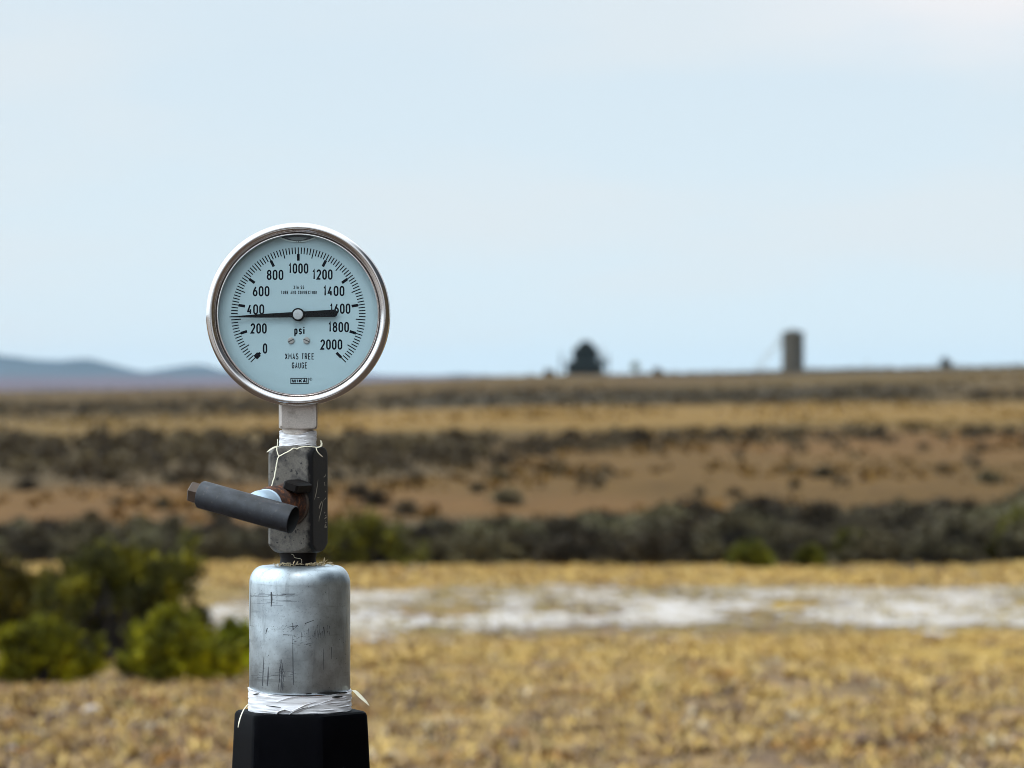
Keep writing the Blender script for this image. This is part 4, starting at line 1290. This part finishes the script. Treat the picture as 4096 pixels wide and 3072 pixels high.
# ------------------------------------------------------------------ the needle valve
PSI = -19.3
va = at(1192.4, 2000, 0)
valve = empty('needle_valve', va, R(PSI))
tag(valve, 'dark square needle valve with bar handle below the gauge', 'valve')
def vz(py): return at(1192, py, 0).z - va.z
HS = 14.4 * MM
ztop, zbot = vz(1785), vz(2209)
n = 160
def vprof(c, z):
    pts_ = []
    for i in range(n):
        a = 2 * math.pi * i / n
        ca, sa = abs(math.cos(a)), abs(math.sin(a))
        r = HS / max(ca, sa)
        r = min(r, c, 18.75 * MM)
        pts_.append((r * math.cos(a), r * math.sin(a), z))
    return pts_
H = ztop - zbot
levs = [(11.0 * MM, 0)] + [(12.5 * MM + 6.25 * MM * math.sin(R(90) * t), 8.2 * MM * (1 - math.cos(R(90) * t)) * 0.75) for t in np.linspace(0, 1, 9)]
vs_, fs = [], []
rows = [(c, ztop - d) for c, d in levs]
rows += [(19 * MM, ztop - f * H) for f in np.linspace(0.2, 0.8, 8)]
levb = [(11.0 * MM, 0)] + [(12.8 * MM + 5.95 * MM * t, 5.2 * MM * t ** 1.5) for t in np.linspace(0, 1, 9)]
rows += [(c, zbot + d) for c, d in reversed(levb)]
for c, z in rows: vs_ += vprof(c, z)
for j in range(len(rows) - 1):
    for i in range(n):
        a, b = j * n + i, j * n + (i + 1) % n
        fs.append((a, a + n, b + n, b))
fs.append(tuple(range(n))); fs.append(tuple(reversed(range((len(rows) - 1) * n, len(rows) * n))))
mb = MB(); mb.add(vs_, fs)
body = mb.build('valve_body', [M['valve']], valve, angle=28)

# stamped letters and bright gouges on the right-hand face (local +X)
def on_side(px, py, lift=0.00012):
    """point on the valve's right face under pixel (px, py), in the valve's own axes"""
    o = Vector((CAMX, -CAMD, EYE)); t = at(px, py, 0); d = (t - o).normalized()
    rz = Matrix.Rotation(R(PSI), 3, 'Z'); nrm = rz @ Vector((1, 0, 0))
    p0 = va + nrm * (HS + lift)
    k = (p0 - o).dot(nrm) / d.dot(nrm)
    return rz.inverted() @ (o + d * k - va)
def side_strip(mb, pts4, ws):
    P = [on_side(*p) for p in pts4]
    vs_, fs = [], []
    for i, p in enumerate(P):
        t = (P[min(i + 1, len(P) - 1)] - P[max(i - 1, 0)]).normalized()
        s = Vector((0, t.z, -t.y)) * ws[i] * MM
        vs_ += [p + s, p - s]
    for i in range(len(P) - 1): fs.append((2 * i, 2 * i + 1, 2 * i + 3, 2 * i + 2))
    mb.add(vs_, fs)
mb = MB()
side_strip(mb, [(1272.5, 1918), (1269, 1945), (1264, 1975), (1258, 1998)], [0.15, 0.5, 0.6, 0.25])
side_strip(mb, [(1287, 2006), (1281, 2018), (1276, 2034)], [0.3, 0.6, 0.6])
side_strip(mb, [(1293, 2000), (1288, 2028), (1282, 2055), (1277, 2072)], [0.3, 0.5, 0.45, 0.5])
side_strip(mb, [(1277, 2071), (1275.5, 2086)], [0.35, 0.3])
mb.build('gouge', M['bright'], body, smooth=False)
mb = MB()
for a, b, w in (((1295, 1909), (1303, 1902), .28), ((1302, 1896), (1303, 1897.5), .25), ((1296, 1932), (1299, 1930), .3), ((1299, 1930), (1298, 1942), .3), ((1303, 1939), (1304, 1943), .25),
                ((1301, 1968), (1304, 1964), .25), ((1298, 1999), (1304, 1991), .28), ((1297, 2051), (1297, 2054), .22), ((1297, 2050), (1301, 2049.5), .2), ((1300, 2062), (1305, 2062), .15),
                ((1298, 2075), (1306, 2068), .32), ((1302, 2083), (1304, 2085), .2), ((1301, 2091), (1306, 2090), .2), ((1299, 2103), (1304, 2098), .3), ((1298, 2108), (1307, 2108), .35), ((1270, 1990), (1277, 1989.5), .2)):
    side_strip(mb, [a, b], [w, w])
mb.build('stamped_letters', M['bright'], body, smooth=False)

# stem side: local -Y
zs = at(975, 2028.4, -0.0792).z - va.z
STM = Matrix.Translation((0, 0, zs)) @ ROTX
def slathe(prof, n=48, mb=None, **k):
    mb = mb or MB()
    return mb.lathe([(r * MM, h * MM) for r, h in prof], n, STM, **k)
tp = [(12.2, 14.0), (12.2, 17.5), (11.6, 18.2)]
h = 18.5
while h < 42: tp += [(11.4, h), (10.7, h + 0.7), (11.3, h + 1.4)]; h += 1.5
tp += [(10.2, 45.5), (9.0, 49.5), (5.0, 50.5)]
slathe(tp).build('bonnet', M['rust'], valve, angle=20)
slathe([(6, 48.6), (9.4, 48.6), (9.8, 49.1), (9.8, 50.1), (9.3, 50.5), (9.2, 59.5), (8.7, 62.5), (7.4, 65.0), (4.0, 66.5)]).build('collar', M['collar'], valve, angle=40)
slathe([(4.2, 50), (4.2, 90), (3.6, 91)]).build('stem', M['bolt'], valve)
mb = MB(); mb.lathe([(13.0 * MM, 0.0143), (13.4 * MM, 0.0152), (13.3 * MM, 0.0162), (12.6 * MM, 0.0166)], 48, STM); mb.build('lock_ring', M['bolt'], valve)
mb = MB(); T = Matrix.Translation((9.6 * MM, -0.0245, zs + 10.8 * MM)) @ Matrix.Rotation(R(18), 4, 'Y')
mb.box((0, 0, 0), (9.5 * MM, 24 * MM, 6.4 * MM), bev=1.2 * MM); mb.xform(T); mb.build('lock_tab', M['oxide'], valve)

# bar handle across the end of the stem
HL, HR_ = 60.2 * MM, 8.2 * MM
TAU = 13.9
Hm = Matrix.Translation((0.0019, -0.0839, zs)) @ Matrix.Rotation(R(90 + TAU), 4, 'Y')     # lathe Z -> local +X, dipping right
mb = MB(); mb.lathe([(HR_ * 0.93, -HL / 2), (HR_, -HL / 2 + 0.7 * MM), (HR_, HL / 2 - 0.3 * MM), (HR_ - 0.3 * MM, HL / 2)], 56, Hm, 0, True, False)
mb.lathe([(HR_ - 0.3 * MM, HL / 2), (HR_ - 0.8 * MM, HL / 2 - 1.2 * MM), (HR_ - 1.2 * MM, HL / 2 - 14 * MM)], 56, Hm, 1, False, True)
hnd = mb.build('handle', [M['handle'], M['hollow']], valve, angle=40)
mb = MB(); mb.lathe([(5.6 * MM, -HL / 2 - 6.4 * MM), (6.6 * MM, -HL / 2 - 5.6 * MM), (6.6 * MM, -HL / 2 - 0.2 * MM), (7.2 * MM, -HL / 2)], 6, Hm @ Matrix.Rotation(R(20), 4, 'Z'))
mb.build('bolt_head', M['bolt'], hnd, smooth=False)
# lower threaded neck
mb = MB(); cz0 = vz(2203)
mb.lathe([(11.2 * MM, vz(2200)), (11.2 * MM, vz(2222)), (10.6 * MM, vz(2232)), (10.9 * MM, vz(2250)), (11.6 * MM, vz(2258)), (11.6 * MM, vz(2268))], 40)
mb.build('neck', M['oxide'], valve)
strand([(1165, 2216), (1175, 2221), (1178, 2230), (1195, 2234), (1206, 2238), (1207, 2252)], [-0.0118] * 6, [0.0002, 0.00028, 0.0002], 'tape_strand', None, Vector((0, 0, 0)))
# (parent the strand to the valve without moving it)
st_ = bpy.context.scene.collection.objects[-1] if False else [o for o in sc.objects if o.name.startswith('tape_strand') and o.parent is None][0]
st_.parent = valve
st_.matrix_parent_inverse = (Matrix.Translation(va) @ Matrix.Rotation(R(PSI), 4, 'Z')).inverted()

# ------------------------------------------------------------------ the galvanised plug
pc = at(1199, 2500, 0)
plug = empty('pipe_plug', at(1199, 2860, 0))
tag(plug, 'scuffed galvanised steel plug with rounded shoulders under the valve', 'pipe plug')
po = plug.location
def pz(py): return at(1199, py, 0).z - po.z
PR = 30.4 * MM
zt, zb3 = pz(2262), pz(2768)
prof = [(11 * MM, zt + 0.0)] + [(PR - 8.4 * MM, zt)]
prof += [(PR - 8.4 * MM + 8.4 * MM * math.sin(t), zt - 11 * MM * (1 - math.cos(t))) for t in np.linspace(0.12, math.pi / 2, 12)]
prof += [(PR, zt - 20 * MM), (PR, zt - 40 * MM), (PR, zb3 + 1.5 * MM), (PR - 1.2 * MM, zb3)]
mb = MB(); mb.lathe(prof, 120)
pbody = mb.build('plug_body', M['galv'], plug, angle=50)
mb = MB(); mb.lathe([(PR - 1.4 * MM, zb3 + 1 * MM), (PR - 1.4 * MM, 0.0)], 80); mb.build('thread', M['rust'], plug)
# scuffs: dark strips lying on the surface, in measured positions
def pl(cx, cy): return 850 + cx / 1.86, 2180 + cy / 1.86
def on_plug(cx, cy, lift=0.00008):
    px, py = pl(cx, cy)
    p = at(px, py, 0) - po
    x = max(-PR * 0.995, min(PR * 0.995, p.x))
    r = PR + lift
    return Vector((x, -math.sqrt(max(r * r - x * x, 1e-9)), at(px, py, -math.sqrt(max(r * r - x * x, 1e-9))).z - po.z))
def scuff(mb, pts_, ws, sub=6):
    P, W = [], []
    for i in range(len(pts_) - 1):
        for k in range(sub):
            t = k / sub
            P.append((pts_[i][0] * (1 - t) + pts_[i + 1][0] * t, pts_[i][1] * (1 - t) + pts_[i + 1][1] * t)); W.append(ws[i] * (1 - t) + ws[i + 1] * t)
    P.append(pts_[-1]); W.append(ws[-1])
    vs_, fs = [], []
    for i, p in enumerate(P):
        a, b = P[max(i - 1, 0)], P[min(i + 1, len(P) - 1)]
        d = Vector((b[0] - a[0], b[1] - a[1])).normalized()
        s = Vector((-d.y, d.x)) * W[i] / 2
        vs_ += [on_plug(p[0] + s.x, p[1] + s.y), on_plug(p[0] - s.x, p[1] - s.y)]
    for i in range(len(P) - 1): fs.append((2 * i, 2 * i + 1, 2 * i + 3, 2 * i + 2))
    mb.add(vs_, fs)
mb = MB(); gs = random.Random(12)
scuff(mb, [(616, 672), (617, 800), (619, 960), (622, 1042)], [2, 5, 7, 3])
scuff(mb, [(616, 580), (619, 632)], [4, 8]); scuff(mb, [(575, 612), (655, 600)], [3, 7]); scuff(mb, [(600, 645), (650, 600)], [2, 4])
scuff(mb, [(432, 905), (430, 980), (424, 1050)], [3, 9, 6]); scuff(mb, [(398, 830), (392, 940), (387, 1050)], [2, 6, 5])
scuff(mb, [(294, 262), (290, 420), (291, 600)], [2, 4, 2]); scuff(mb, [(283, 700), (281, 800)], [3, 2])
scuff(mb, [(425, 618), (412, 662)], [8, 3]); scuff(mb, [(455, 350), (458, 405), (454, 460)], [10, 13, 5])
scuff(mb, [(280, 600), (318, 604)], [2, 3]); scuff(mb, [(545, 668), (612, 670)], [6, 3])
scuff(mb, [(770, 560), (705, 585)], [4, 6]); scuff(mb, [(842, 610), (852, 690)], [5, 2]); scuff(mb, [(838, 770), (842, 930)], [3, 2]); scuff(mb, [(898, 760), (896, 850)], [3, 2])
for i in range(34):                                # the long horizontal rub under the shoulder
    x0 = gs.uniform(275, 600); y0 = gs.gauss(376, 7) if i < 24 else gs.gauss(420, 14)
    scuff(mb, [(x0, y0), (x0 + gs.uniform(30, 120), y0 + gs.uniform(-3, 3))], [gs.uniform(1, 2.5), gs.uniform(1, 2.5)], 3)
for i in range(46):                                # dragged patch, lower middle
    x0 = gs.gauss(530, 14); y0 = gs.uniform(840, 1060)
    scuff(mb, [(x0, y0), (x0 + gs.uniform(-3, 3), y0 + gs.uniform(15, 60))], [gs.uniform(1, 3), gs.uniform(1, 3)], 2)
for i in range(34):                                # band of rubs near the foot
    x0 = gs.uniform(280, 640); y0 = gs.gauss(968, 16)
    scuff(mb, [(x0, y0), (x0 + gs.uniform(12, 60), y0 + gs.uniform(-2, 2))], [gs.uniform(1, 2.2), 1], 2)
for i in range(26):
    x0 = gs.gauss(800, 50); y0 = gs.uniform(590, 660)
    scuff(mb, [(x0, y0), (x0 + gs.uniform(-4, 6), y0 + gs.uniform(10, 60))], [gs.uniform(1, 4), 1], 2)
for i in range(26):
    x0, y0 = gs.gauss(560, 60), gs.gauss(618, 20)
    scuff(mb, [(x0, y0), (x0 + gs.uniform(-14, 14), y0 + gs.uniform(-8, 8))], [gs.uniform(1, 4), 1], 2)
for i in range(40):
    x0, y0 = gs.gauss(680, 45), gs.gauss(705, 26)
    scuff(mb, [(x0, y0), (x0 + gs.uniform(4, 22), y0 + gs.uniform(-4, 4))], [gs.uniform(1, 4), 1], 2)
for i in range(60):
    x0, y0 = gs.uniform(290, 1000), gs.uniform(300, 1060)
    scuff(mb, [(x0, y0), (x0 + gs.uniform(-4, 4), y0 + gs.uniform(2, 9))], [gs.uniform(1, 4), gs.uniform(1, 3)], 2)
mb.build('scuff_marks', M['scratch'], pbody, smooth=True)
# white tape on the plug's thread
def cut_big(a):
    f = math.cos(a + math.pi / 2)                      # 1 in front
    s = math.cos(a)
    return pz(2752) - 3.0 * MM * max(0, f) ** 1.5 - 0.8 * MM * s
tw2 = tape_wrap(PR + 0.35 * MM, pz(2748), pz(2861), 24, Matrix.Identity(4), 21, 0.75, 1.4, cut_big).build('thread_tape', M['tape'], plug, angle=60)
strand([(1408, 2762), (1420, 2765), (1440, 2785), (1462, 2806), (1477, 2823)], [-0.004, -0.006, -0.008, -0.009, -0.009], [0.0006, 0.0016, 0.0018, 0.0013, 0.0002], 'tape_strand', tw2, po, flat=0.3)
strand([(992, 2817), (975, 2838), (962, 2868), (956, 2890), (952, 2910)], [-0.012, -0.020, -0.034, -0.040, -0.041], [0.0003, 0.0004, 0.0004, 0.00025], 'tape_strand', tw2, po)
# folded pleat at the front foot of the tape
mb = MB(); gs = random.Random(3)
def pleat(pts4, ws, lift):
    P = []
    for (px, py), l in zip(pts4, lift):
        p = at(px, py, 0) - po; x = p.x; r = PR + 0.9 * MM + l * MM
        y = -math.sqrt(max(r * r - x * x, 1e-9))
        P.append(Vector((x, y, at(px, py, y).z - po.z)))
    mb.tube(P, [w * 0.72 * MM for w in ws], 8, flat=0.35)
pleat([(1112, 2862), (1128, 2846), (1150, 2838), (1175, 2846), (1195, 2838), (1230, 2820), (1275, 2806)], [0.8, 1.7, 2.2, 1.4, 1.6, 1.0, 0.3], [0.4, 0.9, 1.0, 0.7, 0.7, 0.4, 0.1])
pleat([(1165, 2860), (1185, 2846), (1215, 2834), (1265, 2822), (1330, 2816)], [0.5, 1.5, 1.1, 0.8, 0.3], [0.6, 0.9, 0.6, 0.3, 0.1])
pleat([(1120, 2808), (1150, 2795), (1185, 2788), (1240, 2790)], [0.2, 0.7, 0.6, 0.2], [0.0, 0.2, 0.2, 0.1])
pleat([(1195, 2850), (1250, 2828), (1330, 2800), (1395, 2796)], [0.3, 0.7, 0.6, 0.3], [0.3, 0.4, 0.3, 0.1])
mb.build('tape_fold', M['tape'], tw2)
mb = MB()
for (a, b, c, d_) in ((1278, 1392, 2773, 5), (1232, 1258, 2776, 3), (1020, 1045, 2778, 3), (1335, 1375, 2789, 4), (1075, 1135, 2824, 2)):
    vs_, fs = [], []
    for i in range(9):
        t = i / 8; px = a + (b - a) * t; w = d_ * math.sin(math.pi * (0.12 + 0.76 * t))
        py = c + (8 * (t - 0.2) if d_ == 2 else -3 * t)
        p = at(px, py, 0) - po; r = PR + 1.35 * MM; y = -math.sqrt(r * r - min(p.x, r * 0.99) ** 2)
        z = at(px, py, y).z - po.z
        vs_ += [(p.x, y, z + w * PX), (p.x, y, z - w * PX)]
    fs = [(2 * i, 2 * i + 1, 2 * i + 3, 2 * i + 2) for i in range(8)]
    mb.add(vs_, fs)
mb.build('tape_tear', M['hollow'], tw2, smooth=False)

# dry litter caught on the plug's shoulder
mb = MB(); gs = random.Random(8)
lz0 = pz(2262)
for i in range(95):
    a = gs.uniform(math.pi, 2 * math.pi) if i < 80 else gs.uniform(0, math.pi); r = gs.uniform(11.5, 19.5) * MM
    if gs.random() < 0.45: a = gs.choice([math.radians(235), math.radians(320)]) + gs.gauss(0, 0.22)
    p = Vector((r * math.cos(a), r * math.sin(a), lz0 + gs.uniform(0.2, 1.6) * MM))
    d = Vector((gs.uniform(-1, 1), gs.uniform(-1, 1), gs.uniform(-0.15, 0.35))).normalized() * gs.uniform(1.5, 5) * MM
    mb.tube([p, p + d * 0.5 + Vector((0, 0, 0.0003)), p + d], [0.22 * MM, gs.uniform(0.25, 0.7) * MM, 0.12 * MM], 5, flat=0.5)
o = mb.build('straw_litter', M['litter'], None)
o.location = po
tag(o, 'dry straw bits caught on top of the galvanised plug', 'straw', None, 'stuff')

# ------------------------------------------------------------------ black fitting that carries everything, down to the ground
bo = at(1203, 3072, 0)
base = empty('wellhead_fitting', (bo.x, 0.0, 0.0))
tag(base, 'black six sided iron fitting at the bottom under the white tape', 'pipe fitting')
BR = 41.3 * MM
def hexring(r, z, rnd):
    pts_ = []
    ap = r * math.cos(R(30))
    for i in range(120):
        a = 2 * math.pi * i / 120
        # faces turned so one edge shows left of centre
        b = (a - R(-90 + 21)) % R(60)
        rr = ap / math.cos(b - R(30))
        rr = min(rr, r * rnd)
        pts_.append((rr * math.cos(a), rr * math.sin(a), z))
    return pts_
z0 = at(1203, 2858, -0.03).z
rows = [(BR * 0.80, z0 + 0.4 * MM, 1), (BR * 0.95, z0, 0.975), (BR * 0.982, z0 - 0.9 * MM, 0.98), (BR, z0 - 2.6 * MM, 0.985), (BR * 1.018, z0 - 16 * MM, 0.985), (BR * 1.04, z0 - 34 * MM, 0.985), (BR * 1.05, z0 - 80 * MM, 0.985), (BR * 0.98, z0 - 86 * MM, 0.98), (BR * .7, z0 - 88 * MM, 1)]
vs_, fs = [], []
for r, z, rd in rows: vs_ += hexring(r, z, rd)
for j in range(len(rows) - 1):
    for i in range(120):
        a, b = j * 120 + i, j * 120 + (i + 1) % 120
        fs.append((a, a + 120, b + 120, b))
fs.append(tuple(range(120)))
mb = MB(); mb.add(vs_, fs); mb.build('hex_body', M['black'], base, angle=30)
zp = z0 - 87 * MM
mb = MB(); mb.lathe([(30 * MM, zp), (30 * MM, zp - 0.10), (75 * MM, zp - 0.11), (75 * MM, zp - 0.15), (40 * MM, zp - 0.16), (40 * MM, 0.22), (110 * MM, 0.20), (110 * MM, 0.14), (60 * MM, 0.12), (60 * MM, -0.1)], 48, None, 0, True, False)
mb.build('riser_pipe', M['black'], base, angle=30)

# ------------------------------------------------------------------ air between here and the hills
mb = MB()
zlo, zhi = -9.0, 50.0
vs_ = [(sx * 6900, sy * 6900, z) for sx in (-1, 1) for sy in (-1, 1) for z in (zlo, zhi)]
mb.add(vs_, [(0, 1, 3, 2), (4, 6, 7, 5), (0, 4, 5, 1), (2, 3, 7, 6), (0, 2, 6, 4), (1, 5, 7, 3)])
hz = bpy.data.materials.new('pale air'); hz.use_nodes = True
hn, hl = hz.node_tree.nodes, hz.node_tree.links
hn.clear()
ho = hn.new('ShaderNodeOutputMaterial'); pv = hn.new('ShaderNodeVolumePrincipled')
pv.inputs['Color'].default_value = (0.56, 0.80, 1.0, 1)
pv.inputs['Density'].default_value = 0.00005
hl.new(pv.outputs[0], ho.inputs['Volume'])
haze = mb.build('haze', hz, None, smooth=False)
tag(haze, kind='stuff')
